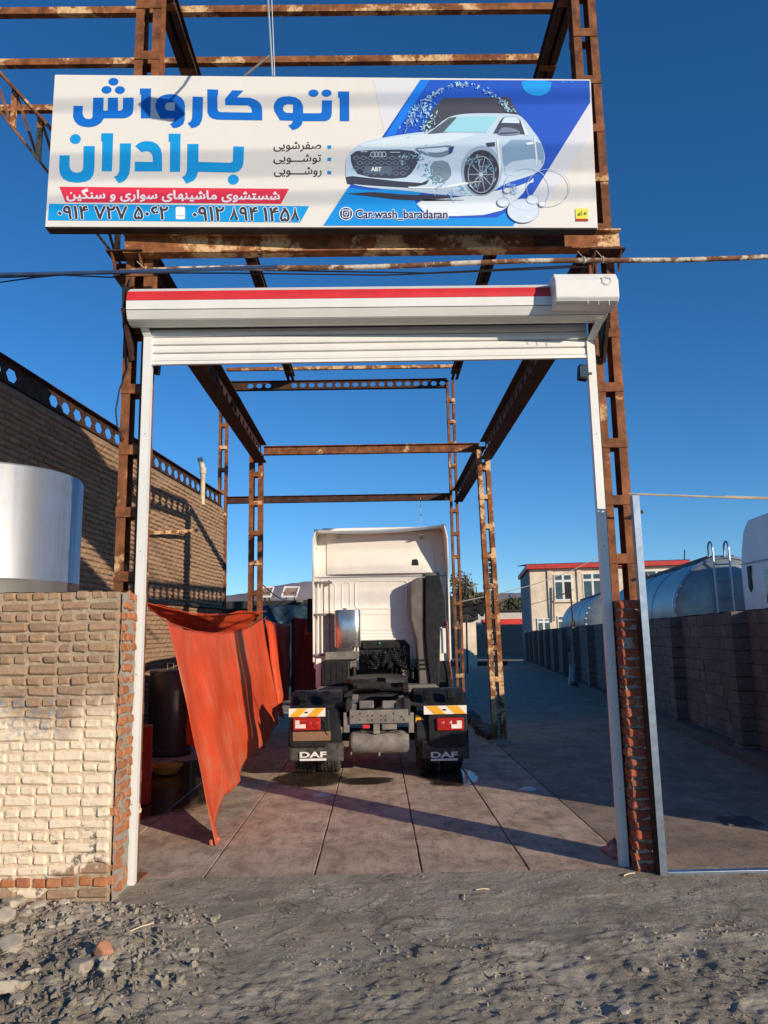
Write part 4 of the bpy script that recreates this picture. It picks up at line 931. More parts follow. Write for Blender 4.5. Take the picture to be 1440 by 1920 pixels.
def cvf(u, v):
    t = u*6; i = min(5, int(t)); f = t-i
    A = [ft[i][k]*(1-f)+ft[i+1][k]*f for k in range(3)]; B = [bt[i][k]*(1-f)+bt[i+1][k]*f for k in range(3)]
    p = atY(A[0], A[1], A[2]).lerp(atY(B[0], B[1], B[2]), v); p.z += -.03*math.sin(math.pi*v)+.05*math.sin(v*14+u*9)*.4+.04*noise.noise((u*7, v*7, 2)); return p
mb = MB().grid(44, 24, cvf); mb.build('cloth', TARP, cv, smooth='full', solid=.003)
mb = MB(); mb.tube([atY(266, 1128, 8.3)]+[atY(*q) for q in ft]+[atY(500, 1146, 13.9)], .006, 6); mb.build('hem', TARP, cv)

# drums and basin behind the tarp
o = thing('steel_drum_tank', 'dark steel cylinder tank standing in shade behind the red tarp', 'tank', atZ(315, 1418))
c = atZ(318, 1415); c.z = 0
mb = MB(); mb.lathe([(.02, 1.42), (.33, 1.40), (.36, 1.385), (.36, .06), (.34, .02), (.02, .02)], c, 'z', 40); mb.build('shell', DARKTANK, o, smooth=True)
for z in (1.36, .10):
    mb = MB(); mb.lathe([(.362, z-.012), (.375, z), (.362, z+.012)], c, 'z', 40); mb.build('hoop', DARKTANK, o, smooth=True)
mb = MB(); mb.tube([c+Vector((-.05,-.1,1.38)), c+Vector((-.05,-.1,1.50)), c+Vector((.05,-.1,1.50)), c+Vector((.05,-.1,1.38))], .012, 6); mb.build('handle', DARKTANK, o)
c = atZ(312, 1452); c.z = .005
o = thing('basin', 'yellow plastic wash basin on the floor before the dark tank', 'basin', c)
mb = MB(); mb.lathe([(.01, .015), (.15, .015), (.205, .115), (.23, .12), (.23, .128), (.20, .128), (.145, .028), (.01, .026)], c, 'z', 36); mb.build('bowl', YELLOWP, o, smooth=True)
c = atZ(262, 1508); c.z = 0; c.x -= .17
o = thing('oil_drum', 'red ribbed oil drum half hidden behind the white guide rail', 'drum', c)
mb = MB(); mb.lathe([(.01, .86), (.27, .86), (.285, .88), (.29, .87), (.285, .85), (.285, .60), (.297, .585), (.285, .57), (.285, .31), (.297, .295), (.285, .28), (.285, .01), (.01, .01)], c, 'z', 40); mb.build('body', REDDRUM, o, smooth=True)
o = thing('rope_end', 'pale knotted rope end dangling from the guide rail', 'rope', atY(252, 1500, 6.28))
pts = [(246,1485),(252,1492),(258,1500),(262,1510),(264,1520)]
mb = MB(); mb.tube([atY(x, y, 6.38) for x, y in pts], .0035, 6); mb.tube([atY(x-2, y+5, 6.37) for x, y in pts], .0035, 6); mb.tube([atY(264, 1516, 6.38), atY(263, 1523, 6.38)], .007, 6); mb.build('strand', ROPE, o)

# ------------------------------------------------------------------ tractor truck
tk = thing('tractor_truck', 'white tractor truck parked under the frame, seen from behind', 'truck', (0, 12, 0))
CY = 14.1                                   # back wall of the cab
# wheels
def tyre(cx, cy, r, w, par, dx):
    o = None; mb = MB(); h = w/2
    prof = [(r*.56, -h*.8), (r*.80, -h), (r*.95, -h*.96), (r, -h*.84)]
    for g in (-.50, -.17, .17, .50): prof += [(r, h*(g-.035)), (r-.016, h*(g-.02)), (r-.016, h*(g+.02)), (r, h*(g+.035))]
    prof += [(r, h*.84), (r*.95, h*.96), (r*.80, h), (r*.56, h*.8)]
    mb.lathe(prof, (cx, cy, r-.006), 'x', 64); wheel = mb.build('tyre', RUBBER, par, smooth=True)
    mb = MB()
    for k in range(44):
        t = 2*math.pi*k/44
        for q, (g0, g1) in enumerate(((-.82,-.55), (-.45,-.22), (-.12,.12), (.22,.45), (.55,.82))):
            tt = t + (.5*2*math.pi/44 if q % 2 else 0)
            Mx = Matrix.Translation((cx, cy, r-.006)) @ Matrix.Rotation(tt, 4, 'X')
            mb.box(h*g0, h*g1, -.026, .026, r-.004, r+.005, Mx)
    mb.build('tread', RUBBER, wheel)
    mb = MB(); mb.lathe([(.06, dx*h*.3), (r*.40, dx*h*.3), (r*.5, dx*h*.72), (r*.575, dx*h*.82)], (cx, cy, r-.006), 'x', 32); mb.build('rim', GREYM, wheel, smooth=True)
    return wheel
for x, dx in ((-1.03, -1), (-.69, 1), (.69, -1), (1.03, 1)): tyre(x, 11.37, .50, .295, tk, dx)
for x, dx in ((-1.05, -1), (1.05, 1)): tyre(x, 15.55, .50, .31, tk, dx)
mb = MB(); mb.tube([(-1.1, 11.37, .494), (1.1, 11.37, .494)], .09, 12); mb.build('axle', BLACKM, tk); mb = MB(); mb.tube([(-1.05, 15.55, .494), (1.05, 15.55, .494)], .07, 12); mb.build('axle', BLACKM, tk)
mb = MB(); mb.lathe([(.02, -.2), (.2, -.16), (.24, 0), (.2, .16), (.02, .2)], (0, 11.37, .5), 'y', 20); mb.build('differential', BLACKM, tk, smooth=True)
# chassis
for s in (-1, 1):
    mb = MB(); mb.box(s*.40-.04, s*.40+.04, 10.72, 16.3, .80, 1.02); mb.build('chassis_rail', BLACKM, tk, bevel=.006)
mb = MB(); mb.box(-.9, .9, 14.2, 16.2, .55, 1.3); mb.build('engine', BLACKM, tk)
# rear cross member with bolt holes
mb = MB(); pxb(mb, 655, 1331, 766, 1357, 10.68, .03); cm = mb.build('cross_member', GREYM, tk, bevel=.012)
for px, py in ((661,1344),(675,1338),(675,1350),(690,1342),(690,1350),(698,1342),(698,1350),(714,1342),(714,1350),(723,1342),(723,1350),(738,1338),(738,1350),(753,1343),(757,1350)):
    p = atY(px, py, 10.67); mb = MB(); mb.lathe([(.0005, 0), (.010, 0), (.010, -.006), (.0005, -.006)], (p.x, 10.679, p.z), 'y', 8); mb.build('bolt', BLACKM, cm)
for x0_, x1_, y0_, y1_ in ((655, 667, 1303, 1332), (752, 764, 1305, 1331)):
    a = atY((x0_+x1_)/2, y1_, 10.72); b = atY((x0_+x1_)/2+(6 if x0_ < 700 else -6), y0_, 11.32); mb = MB(); mb.bar(a, b, .085, .02, (0,1,0)); mb.build('ramp', GREYM, tk, bevel=.006)
for x0_, x1_ in ((644, 655), (766, 776)):
    mb = MB(); pxb(mb, x0_, 1336, x1_, 1374, 10.72, .03); mb.build('bracket_plate', GREYM, tk, bevel=.005)
for x0_, x1_ in ((673, 701), (716, 743)):
    mb = MB(); pxb(mb, x0_, 1314, x1_, 1329, 10.87, .10); mb.build('spring_cap', GREYM, tk, bevel=.02)
mb = MB(); pxb(mb, 700, 1356, 712, 1376, 10.7, .06); pxb(mb, 716, 1356, 744, 1368, 10.72, .08); mb.build('valve', GREYM, tk, bevel=.006)
mb = MB(); pxb(mb, 680, 1359, 693, 1366, 10.69, .05); mb.build('red_valve', RED, tk, bevel=.006)
a = atY(657, 1392, 10.84); b = atY(765, 1390, 10.84); r_ = .150
mb = MB(); mb.lathe([(.005, -.018), (r_*.7, -.012), (r_*.93, .015), (r_, .05), (r_, (b-a).length-.05), (r_*.93, (b-a).length-.015), (r_*.7, (b-a).length+.012), (.005, (b-a).length+.018)], a, 'x', 36); mb.build('air_tank', GREYM, tk, smooth=True)
mb = MB(); mb.tube([atY(711, 1408, 10.77), atY(711, 1417, 10.77)], .014, 8); mb.tube([atY(659, 1408, 10.77), atY(658, 1415, 10.77)], .012, 8); mb.build('drain_valve', GREYM, tk)
mb = MB(); mb.tube([atY(x, y, 10.71) for x, y in ((696,1372),(706,1376),(720,1373),(735,1370),(748,1373))], .008, 6); mb.tube([atY(x, y, 10.71) for x, y in ((676,1368),(690,1372),(702,1371))], .008, 6); mb.build('air_line', BLACKM, tk)
# mudguards, rear panels, lamps, flaps
def arch(x0_, x1_):
    mb = MB(); n = 22; vs = []
    cy, cz, R0 = 11.37, .50, .64
    for k in range(n+1):
        t = rad(-8)+rad(196)*k/n
        Rr = R0*(1+.02*math.cos(4*t))
        zz = cz+min(.62, Rr*math.sin(t)) ; yy = cy-Rr*math.cos(t)*1.02
        vs.append((yy, zz))
    for xx in (x0_, x0_+.03, x1_-.03, x1_):
        dz = -.02 if xx in (x0_, x1_) else 0
        for yy, zz in vs: mb.v.append((xx, yy+(cy-yy)*(.05 if dz else 0), zz+dz))
    m = n+1
    for q in range(3):
        for k in range(n): mb.f.append((q*m+k, q*m+k+1, (q+1)*m+k+1, (q+1)*m+k))
    return mb
for s in (-1, 1):
    xa, xb_ = (-1.22, -.50) if s < 0 else (.50, 1.22)
    mg = arch(xa, xb_).build('mudguard', BLACKP, tk, smooth=True, solid=.012)
    for q in (.26, .70):
        xx = xa+(xb_-xa)*q; mb = MB(); mb.box(xx-.055, xx+.055, 10.78, 10.94, 1.02, 1.10, Matrix.Translation((xx, 10.84, 1.04)) @ Matrix.Rotation(.75, 4, 'X') @ Matrix.Translation((-xx, -10.84, -1.04))); mb.build('rib', BLACKP, mg, bevel=.02)
    X0 = 546 if s < 0 else 786; X1 = 640 if s < 0 else 877
    mb = MB(); a = atY(X0, 1345, 10.66); b = atY(X1, 1400, 10.66)
    top = atY(X0, 1332, 10.66).z; bot = atY(X0, 1402, 10.66).z
    xl, xr = (-1.205, -.66) if s < 0 else (.68, 1.205)
    mb.prism([(xl, 10.655, bot+.05), (xl+.05, 10.655, bot), (xr-.05, 10.655, bot), (xr, 10.655, bot+.10), (xr, 10.655, top-.02), (xr-.02, 10.655, top), (xl+.02, 10.655, top), (xl, 10.655, top-.02)], (0, .05, 0)); mb.build('rear_panel', BLACKP, tk, bevel=.012)
    # striped marker board
    u0, u1 = (-1.208, -.715) if s < 0 else (.62, 1.20)
    zt, zb_ = atY(580, 1328, 10.63).z, atY(580, 1344, 10.63).z
    mb = MB(); mb.box(u0, u1, 10.632, 10.642, zb_, zt); brd = mb.build('marker_board', STRIPEW, tk)
    w = (u1-u0)
    for q in (.02, .50):
        sl2 = .11*(1 if s < 0 else -1)
        c0 = u0+w*(q+ (0 if s < 0 else .22)); mb = MB(); mb.prism([(c0, 10.6275, zb_+.002), (c0+w*.26, 10.6275, zb_+.002), (min(u1, max(u0, c0+w*.26+sl2)), 10.6275, zt-.002), (min(u1, max(u0, c0+sl2)), 10.6275, zt-.002)], (0, .003, 0)); mb.build('stripe', STRIPEY, brd)
    mb = MB(); mb.box(u0+w*.44, u0+w*.52, 10.6255, 10.6272, (zt+zb_)/2-.008, (zt+zb_)/2+.012); mb.build('approval_mark', BLACKM, brd)
    # tail lamp
    l0, l1 = (549, 601) if s < 0 else (819, 870)
    mb = MB(); pxb(mb, l0, 1346, l1, 1370, 10.61, .045); lm = mb.build('tail_light', REDLENS, tk, bevel=.016)
    w0 = l0+4 if s < 0 else l1-24
    mb = MB(); pxb(mb, w0, 1351, w0+20, 1366, 10.602, .008); mb.build('reversing_lens', WLENS, lm, bevel=.004)
    mb = MB(); pxb(mb, w0+(9 if s < 0 else 2), 1351, w0+(20 if s < 0 else 11), 1358, 10.598, .004); mb.build('lens_segment', REDLENS, lm)
    for q in range(2):
        mb = MB(); c = atY(l0+(30+13*q if s < 0 else 8+13*q), 1358, 10.606); mb.lathe([(.001, -.004), (.036, -.001), (.045, .003)], c, 'y', 18); mb.build('lens_ring', REDLENS, lm, smooth=True)
    # flap with letters
    f0, f1 = (-1.225, -.475) if s < 0 else (.59, 1.22)
    zt, zb_ = atY(590, 1399, 10.68).z, atY(590, 1428, 10.68).z
    mb = MB(); mb.grid(10, 6, lambda u, v: (f0+(f1-f0)*u, 10.695+.015*math.sin(u*5)*v, zt+.04+(zb_-zt-.04)*v)); flp = mb.build('mudflap', RUBBER, tk, smooth=True, solid=.01)
    V, F = text_mesh('DAF', .035); ax, bx = min(v[0] for v in V), max(v[0] for v in V); ay, by = min(v[1] for v in V), max(v[1] for v in V)
    q0, q1 = (562, 612) if s < 0 else (808, 858); P0 = atY(q0, 1421, 10.675); P1 = atY(q1, 1409, 10.675)
    mb = MB(); mb.add([(P0.x+(P1.x-P0.x)*(v[0]-ax)/(bx-ax), 10.6725, P0.z+(P1.z-P0.z)*(v[1]-ay)/(by-ay)) for v in V], F); mb.build('lettering', DECALW, flp, solid=.004)
    mb = MB(); mb.box(P0.x, P1.x, 10.6715, 10.6745, P0.z-.040, P0.z-.012); mb.build('lettering_bar', DECALW, flp)
mb = MB(); pxb(mb, 549, 1372, 620, 1389, 10.635, .012); pl = mb.build('number_plate', BROWNPLATE, tk)
mb = MB(); a = [atY(x, y, 10.76) for x, y in ((779,1340),(786,1342),(808,1360),(806,1364),(797,1374),(781,1397))]; mb.prism(a, (0, .012, 0)); yb = mb.build('yellow_stay', STRIPEY, tk)
mb = MB(); a = [atY(x, y, 10.755) for x, y in ((780,1362),(800,1372),(789,1386),(780,1378))]; mb.prism(a, (0, .003, 0)); mb.build('stay_patch', GREYM, yb)
mb = MB(); a = [atY(x, y, 10.74) for x, y in ((621,1384),(638,1362),(644,1365),(645,1372),(628,1391))]; mb.prism(a, (0, .014, 0)); mb.build('stay', GREYM, tk)
mb = MB(); mb.bar(atY(612, 1327, 10.92), atY(655, 1318, 10.92), .05, .05); mb.bar(atY(768, 1318, 10.92), atY(800, 1324, 10.92), .05, .05); mb.build('guard_bracket', BLACKM, tk)
mb = MB(); mb.tube([atY(x, y, 10.63) for x, y in ((606,1350),(610,1356),(608,1362),(613,1367),(610,1373),(615,1378))], .006, 5); mb.build('lamp_cable', CABLE, tk)
# fifth wheel and deck
mb = MB()
fw_ = [(-.46, 11.77), (-.40, 11.47), (-.12, 11.4), (-.10, 11.77), (0, 11.9), (.10, 11.77), (.12, 11.4), (.40, 11.47), (.46, 11.77), (.47, 12.17), (.33, 13.02), (0, 13.10), (-.33, 13.02), (-.47, 12.17)]
V, F = curve_mesh([fw_]); zt = 1.235
mb.add([(x, y, zt) for x, y in V], F); fwo = mb.build('fifth_wheel', BLACKM, tk, solid=.06)
for s in (-1, 1):
    mb = MB(); mb.prism([(s*.42-.04, 11.72, 1.02), (s*.42-.04, 12.22, 1.02), (s*.42-.04, 12.07, 1.20), (s*.42-.04, 11.87, 1.20)], (.08, 0, 0)); mb.build('pedestal', BLACKM, fwo)
mb = MB(); mb.box(-.50, .50, 11.62, 13.2, 1.0, 1.03); mb.build('mounting_plate', BLACKM, fwo)
for xa, xb_ in ((-1.0, -.48), (.48, 1.0)):
    mb = MB(); mb.box(xa, xb_, 12.17, 13.9, 1.03, 1.055); pl = mb.build('deck_plate', GREYM, tk)
    for q in range(14):
        mb = MB(); mb.box(xa+.02, xb_-.02, 12.2+.08*q, 12.22+.08*q, 1.056, 1.062); mb.build('tread_bar', GREYM, pl)
# cab
CL, CR = atY(588, 1150, CY).x, atY(842, 1150, CY).x; CXm = (CL+CR)/2
def cabsec(y, ins): return y, ins
mb = MB(); hw = (CR-CL)/2
prof = [(-hw, 1.32), (-hw, 2.95), (-hw+.015, 3.35), (-hw+.05, 3.72), (-hw+.16, 3.90), (hw-.16, 3.90), (hw-.05, 3.72), (hw-.015, 3.35), (hw, 2.95), (hw, 1.32)]
mb.prism([(CXm+x, CY, z) for x, z in prof], (0, 2.25, 0)); cab = mb.build('cab', CABW, tk, bevel=.03)
# engine tunnel opening framed in the back wall
ex0, ex1, ez0, ez1 = atY(673, 1240, CY).x, atY(770, 1240, CY).x, 1.30, atY(720, 1200, CY).z
mb = MB(); mb.prism([(ex0, CY-.012, ez0), (ex1, CY-.012, ez0), (ex1, CY-.012, ez1-.12), (ex1-.10, CY-.012, ez1), (ex0, CY-.012, ez1)], (0, .02, 0)); mb.build('tunnel', BLACKM, cab)
mb = MB(); mb.tube([(ex0-.015, CY-.02, ez0), (ex0-.015, CY-.02, ez1+.015), (ex1-.10, CY-.02, ez1+.015), (ex1+.01, CY-.02, ez1-.11), (ex1+.015, CY-.02, ez0)], .022, 8); mb.build('tunnel_lip', CABW, cab, smooth=True)
# pressed panels
def frame_rib(x0_, y0_, x1_, y1_, r=.013, cr=6):
    pts = [(x0_+cr, y0_), (x1_-cr, y0_), (x1_-cr*.3, y0_+cr*.3), (x1_, y0_+cr), (x1_, y1_-cr), (x1_-cr*.3, y1_-cr*.3), (x1_-cr, y1_), (x0_+cr, y1_), (x0_+cr*.3, y1_-cr*.3), (x0_, y1_-cr), (x0_, y0_+cr), (x0_+cr*.3, y0_+cr*.3), (x0_+cr, y0_), (x0_+cr+3, y0_)]
    mb = MB(); mb.tube([atY(x, y, CY-.002) for x, y in pts], r, 6); mb.build('pressed_rib', CABW, cab, smooth=True)
frame_rib(666, 1089, 763, 1141); frame_rib(641, 1092, 656, 1141, .011, 4); frame_rib(608, 1094, 628, 1146, .011, 4); frame_rib(668, 1152, 764, 1180, .010, 3)
for y in (1148, 1180, 1186, 1192):
    mb = MB(); mb.tube([atY(664, y+1.5, CY-.002), atY(764, y, CY-.002)], .009, 6); mb.build('pressed_rib', CABW, cab, smooth=True)
mb = MB(); mb.box(CXm-hw-.004, CXm+hw+.004, CY-.012, CY-.001, atY(715, 1081, CY).z-.008, atY(715, 1081, CY).z+.008); mb.build('roof_seam', CABG, cab)
# upper roof bulge and pillars
mb = MB(); mb.grid(24, 16, lambda u, v: (CXm-hw*.80+hw*1.6*u, CY-.02-.07*math.sin(math.pi*min(1, max(0, u)))**.4*(1-.5*v), atY(715, 1076, CY).z+(3.80-atY(715, 1076, CY).z)*v)); mb.build('roof_panel', CABW, cab, smooth=True)
# side deflectors and roof fairing reaching back past the cab
RY = 13.52
for s in (-1, 1):
    xx = CXm+s*(hw+.008); mb = MB(); zt = 3.80 if s < 0 else 3.84
    mb.prism([(xx, CY+.4, 1.45), (xx, CY-.10, 1.45), (xx, CY-.16, 2.9), (xx-s*.01, RY+.25, 3.2), (xx-s*.03, RY+.06, 3.62), (xx-s*.08, RY+.02, zt), (xx-s*.08, CY+.4, zt)], (-s*.03, 0, 0)); mb.build('side_fairing', CABW, cab, bevel=.006)
def rf(u, v):
    x = CXm-(hw-.065)+2*(hw-.065)*u; e = abs(2*u-1)
    back = RY+.03+.20*(1-e**3)
    y = back+(CY+.5-back)*v
    z = 3.80+.13*(1-e**4)*(v)**.8-.05*(1-e**2)*(1-v)+.06*u-.02
    return (x, y, z+.05*min(1, e*1.0)**6*0)
mb = MB().grid(30, 12, rf); mb.build('roof_fairing', CABW, cab, smooth=True, solid=.035)
mb = MB(); mb.grid(30, 1, lambda u, v: tuple(Vector(rf(u, .0))+Vector((0, -.006, .022-.045*v)))); mb.build('fairing_edge', CABG, cab, solid=.012)
for px in (634, 790):
    mb = MB(); p = atY(px, 1006, CY-.06); mb.bar(p+Vector((0, 0, -.03)), p+Vector((-.03 if px > 700 else .03, -.25, .0)), .07, .015); mb.build('fairing_stay', CABG, cab)
for px, py in ((594, 1028), (829, 1040)):
    mb = MB(); p = atY(px, py, CY-.2); mb.lathe([(.001, -.004), (.011, -.004), (.011, .004), (.001, .004)], p, 'y', 8); mb.build('grommet', BLACKM, cab)
p = atY(778, 1055, CY-.08); mb = MB(); mb.prism([p+Vector((-.065,0,-.05)), p+Vector((.07,0,-.05)), p+Vector((.06,0,.045)), p+Vector((.03,0,.07)), p+Vector((-.05,0,.06))], (0, .05, 0)); mb.build('vent_flap', BLACKP, cab, bevel=.01)
mb = MB(); pxb(mb, 797, 1073, 823, 1079, CY-.06, .05); mb.build('hinge', GREYM, cab, bevel=.005)
# left handrail frame with clamps
for x in (596, 603, 617):
    mb = MB(); mb.tube([atY(x, 1088, CY-.13), atY(x+1, 1225, CY-.13)], .014, 8); mb.build('rail', GREYM if x == 617 else CABW, cab, smooth=True)
for y in (1090, 1150, 1226):
    mb = MB(); pxb(mb, 590, y, 622, y+4, CY-.16, .10); mb.build('clamp', GREYM, cab)
mb = MB(); pxb(mb, 606, 1152, 630, 1222, CY-.05, .04); mb.build('side_locker', CABG, cab, bevel=.015)
# stainless tank hung on the cab back
p0, p1 = atY(627, 1215, 13.75), atY(676, 1143, 13.75)
mb = MB(); rx = (p1.x-p0.x)/2; cx = (p0.x+p1.x)/2; cy = 13.86; H = []
for z, k in ((p0.z, .96), (p0.z+.012, 1.0), (p1.z-.012, 1.0), (p1.z, .96)): H.append((z, k))
n = 40; o0 = len(mb.v)
for z, k in H:
    for i in range(n):
        t = 2*math.pi*i/n; c_, s_ = math.cos(t), math.sin(t); e = .55
        mb.v.append((cx+k*rx*math.copysign(abs(c_)**e, c_), cy+k*.15*math.copysign(abs(s_)**e, s_), z))
for a in range(3):
    for i in range(n): mb.f.append((a*n+i, a*n+(i+1) % n, (a+1)*n+(i+1) % n, (a+1)*n+i))
mb.f.append(tuple(range(n))[::-1]); mb.f.append(tuple(3*n+i for i in range(n))); tnk = mb.build('water_tank', SILV, tk, smooth=True)
mb = MB(); mb.tube([(cx-.05, cy, p1.z), (cx-.05, cy, p1.z+.035)], .03, 12); mb.build('filler_cap', GREYM, tnk); mb = MB(); mb.tube([(cx+.10, cy-.03, p0.z), (cx+.10, cy-.03, p0.z-.06), (cx+.10, cy-.06, p0.z-.08)], .014, 8); mb.build('tap', GREYM, tnk)
mb = MB(); pxb(mb, 610, 1222, 672, 1236, 13.80, .2); mb.build('tank_shelf', GREYM, tk)
mb = MB(); pxb(mb, 603, 1240, 655, 1286, 13.45, .5); bx = mb.build('battery_box', BLACKP, tk, bevel=.015)
for q in range(4):
    mb = MB(); pxb(mb, 609+11*q, 1246, 617+11*q, 1282, 13.44, .012); mb.build('rib', BLACKP, bx)
mb = MB(); pxb(mb, 656, 1232, 668, 1252, 13.9, .1); mb.build('cab_mount', GREYM, tk, bevel=.01); mb = MB(); pxb(mb, 770, 1235, 779, 1252, 13.9, .1); mb.build('cab_mount', GREYM, tk, bevel=.01)
for px in (664, 774):
    mb = MB(); mb.tube([atY(px, 1250, 13.85), atY(px, 1272, 13.85)], .035, 10); mb.build('air_spring', BLACKM, tk)
# coiled suzi hoses
rc = random.Random(5)
for k in range(9):
    cx = ex0+.16+(ex1-ex0-.34)*(k/8); z0 = 1.30+rc.uniform(0, .12); z1 = ez1-.12-rc.uniform(.05, .30); R0 = rc.uniform(.045, .075); yc = CY-.12-.05*(k % 3); N = rc.randint(7, 11)
    pts = [(cx+R0*math.cos(6.283*t*N)+.03*math.sin(t*5+k), yc+R0*math.sin(6.283*t*N)-.08*math.sin(3.14*t), z0+(z1-z0)*t) for t in np.linspace(0, 1, N*10)]
    mb = MB(); mb.tube(pts, .012, 5); mb.build('coiled_hose', BLACKP, tk, smooth=True)
for k in range(4):
    cz = 1.34+.09*k; pts = [(ex0+.12+(ex1-ex0-.2)*t, CY-.20+.07*math.sin(6.283*t*9+k), cz+.06*math.cos(6.283*t*9+k)+.05*math.sin(t*6+k)) for t in np.linspace(0, 1, 90)]
    mb = MB(); mb.tube(pts, .012, 5); mb.build('coiled_hose', BLACKP, tk, smooth=True)
mb = MB(); pxb(mb, 680, 1203, 760, 1216, CY-.08, .06); mb.build('gearbox_cover', BLACKP, tk, bevel=.01)
mb = MB(); p = atY(712, 1206, CY-.10); mb.lathe([(.001,-.01),(.02,-.01),(.02,.01)], p, 'y', 10); mb.build('green_coupling', simple('green_plastic', (.03,.25,.10), .5), tk)
mb = MB(); pxb(mb, 754, 1256, 768, 1270, CY-.18, .06); mb.build('connector', GREYM, tk, bevel=.01)
# black air intake and side panel on the right
sn = [(768,1098),(773,1088),(782,1083),(796,1082),(796,1190),(806,1262),(806,1288),(786,1288),(784,1240),(780,1200),(770,1160)]
mb = MB(); mb.prism([atY(x, y, 13.72) for x, y in sn], (0, .30, 0)); mb.build('air_intake', simple('grey_intake_plastic', (.13,.11,.095), .6, 0, .2), tk, bevel=.025)
for y in (1236, 1244, 1252):
    mb = MB(); pxb(mb, 781, y, 809, y+4, 13.70, .3); mb.build('bellows', BLACKP, tk, bevel=.01)
sn2 = [(797,1080),(826,1080),(836,1120),(838,1172),(826,1176),(824,1290),(808,1290),(800,1230),(797,1190)]
mb = MB(); mb.prism([atY(x, y, 13.66) for x, y in sn2], (0, .40, 0)); mb.build('intake_panel', BLACKP, tk, bevel=.02)
mb = MB(); pxb(mb, 823, 1178, 836, 1225, 13.72, .1); mb.build('side_panel', CABW, tk, bevel=.008)
mb = MB(); mb.tube([atY(x, y, 13.62) for x, y in ((838,1165),(840,1195),(841,1235),(846,1260),(848,1285))], .014, 6); mb.build('red_hose', simple('red_hose', (.25,.05,.03), .5), tk, smooth=True)
mb = MB(); pxb(mb, 806, 1240, 846, 1290, 13.7, .4); pxb(mb, 840, 1275, 850, 1292, 13.5, .1); mb.build('step_box', BLACKP, tk, bevel=.015)
for s, x in ((-1, CXm-hw-.19), (1, CXm+hw+.19)):
    mb = MB(); mb.box(x-.10, x+.10, 16.0, 16.1, 2.0, 2.7); mr_ = mb.build('mirror', BLACKP, tk, bevel=.03)
    mb = MB(); mb.bar((x, 16.05, 2.5), (CXm+s*(hw-.05), 16.1, 2.6), .04, .04); mb.build('arm', BLACKM, mr_)
mb = MB(); pxb(mb, 592, 1235, 602, 1290, 13.6, .05); mb.build('side_skirt', CABW, tk, bevel=.008)
# thin antenna wires on the cab roof
mb = MB()
for x in (787, 790): mb.tube([atY(x, 982, 14.0), atY(788.5, 932, 18.2)], .004, 5)
o = thing('hanging_string', 'thin pale strings hanging from the far cross beam to the cab', 'string', atY(788, 935, 18.2)); mb.build('string', ROPE, o)

# ------------------------------------------------------------------ right boundary wall of concrete block
WA = Vector((4.95, 6.2, 0)); WB = Vector((11.1, 58, 0)); WD = (WB-WA).normalized(); WN = Vector((-WD.y, WD.x, 0)); WLN = (WB-WA).length; WANG = math.atan2(WD.y, WD.x); WH = 2.16
bw = thing('block_wall', 'long concrete block wall with pilasters along the far side of the alley', 'wall', (WA+WB)/2)
MW = Matrix.Translation(WA) @ Matrix.Rotation(WANG, 4, 'Z')
mb = MB(); mb.box(0, WLN, -.18, -.012, -.05, WH, MW); mb.build('mortar', MOB, bw)
mb = MB(); mb.grid(200, 2, lambda u, v: tuple(WA+WD*(WLN*u)+WN*(.01-.2*v)+Vector((0,0,WH+.012+.02*noise.noise((u*150, v*2, 3)))))); mb.build('coping', MOB, bw)
bl = variants('block', .385, .12, .186, BLK, n=6, jit=.005, rnd=.008); bh_ = variants('block', .19, .12, .186, BLK, n=6, jit=.005, rnd=.008)
cand = []; pil = []
x = .0; k = 0
px_ = [0.15, 5.4, 9.0, 12.6, 16.2, 19.8, 23.4, 27, 30.6, 34.2, 37.8, 41.4, 45, 48.6]
for c in range(11):
    z = .10+.196*c; x = (.1 if c % 2 else 0)
    while x < WLN-.4:
        # rendered with whole and half blocks mixed as laid
        l = .396 if (int(x*7)+c) % 5 < 2 else .200
        cand.append((x, z, l)); x += l
cand = [q for q in cand]
mb = MB(); cnt = 0
order = sorted(cand, key=lambda q: abs(q[0]-7.2) if q[0] > 4.0 else 50+q[0])
for i, (x, z, l) in enumerate(order):
    w = WA+WD*(x+l/2)+WN*(-.055+random.uniform(-.006, .006))+Vector((0,0,z+random.gauss(0,.003)))
    me = random.choice(bl if l > .3 else bh_)
    if i < 230 : inst(me, 'block', bw, w, (random.gauss(0,.006), random.gauss(0,.01), WANG+random.gauss(0,.010)))
    else:
        Mx = Matrix.Translation(w) @ Matrix.Rotation(WANG+random.gauss(0,.01), 4, 'Z')
        if x < 26: mb.add([Mx @ v.co for v in me.vertices], [tuple(p.vertices) for p in me.polygons])
        else:
            mb.box(-l/2+.006, l/2-.006, -.06, .06, -.09, .09, Mx)
BLK2 = brickmat('concrete_block_course', [(.14,.118,.108), (.21,.172,.153)], None, True)
stuff(mb.build('blockwork', BLK2, bw))
pm_ = variants('block', .36, .24, .186, BLK, n=5, jit=.006, rnd=.008)
for x in px_:
    for c in range(11):
        if x < 13:
            w = WA+WD*(x+.18)+WN*.11+Vector((0,0,.10+.196*c)); inst(random.choice(pm_), 'block', bw, w, (0, random.gauss(0,.012), WANG+random.gauss(0,.012)))
    if x >= 13:
        mb = MB(); 
        for c in range(11): mb.box(x, x+.36, -.01, .23, .01+.196*c, .19+.196*c, MW)
        mb.build('pilaster', BLK2, bw)
mb = MB(); n = 240
mb.grid(n, 4, lambda u, v: tuple(WA+WD*(.2+(WLN-2)*u)+WN*([.0, .24, .30, .31, .31][int(round(v*4))])+Vector((0,0,[.16, .15, .13, .06, -.02][int(round(v*4))]+.015*noise.noise((u*260, v*3, 1)))))); mb.build('footing', MOB, bw)
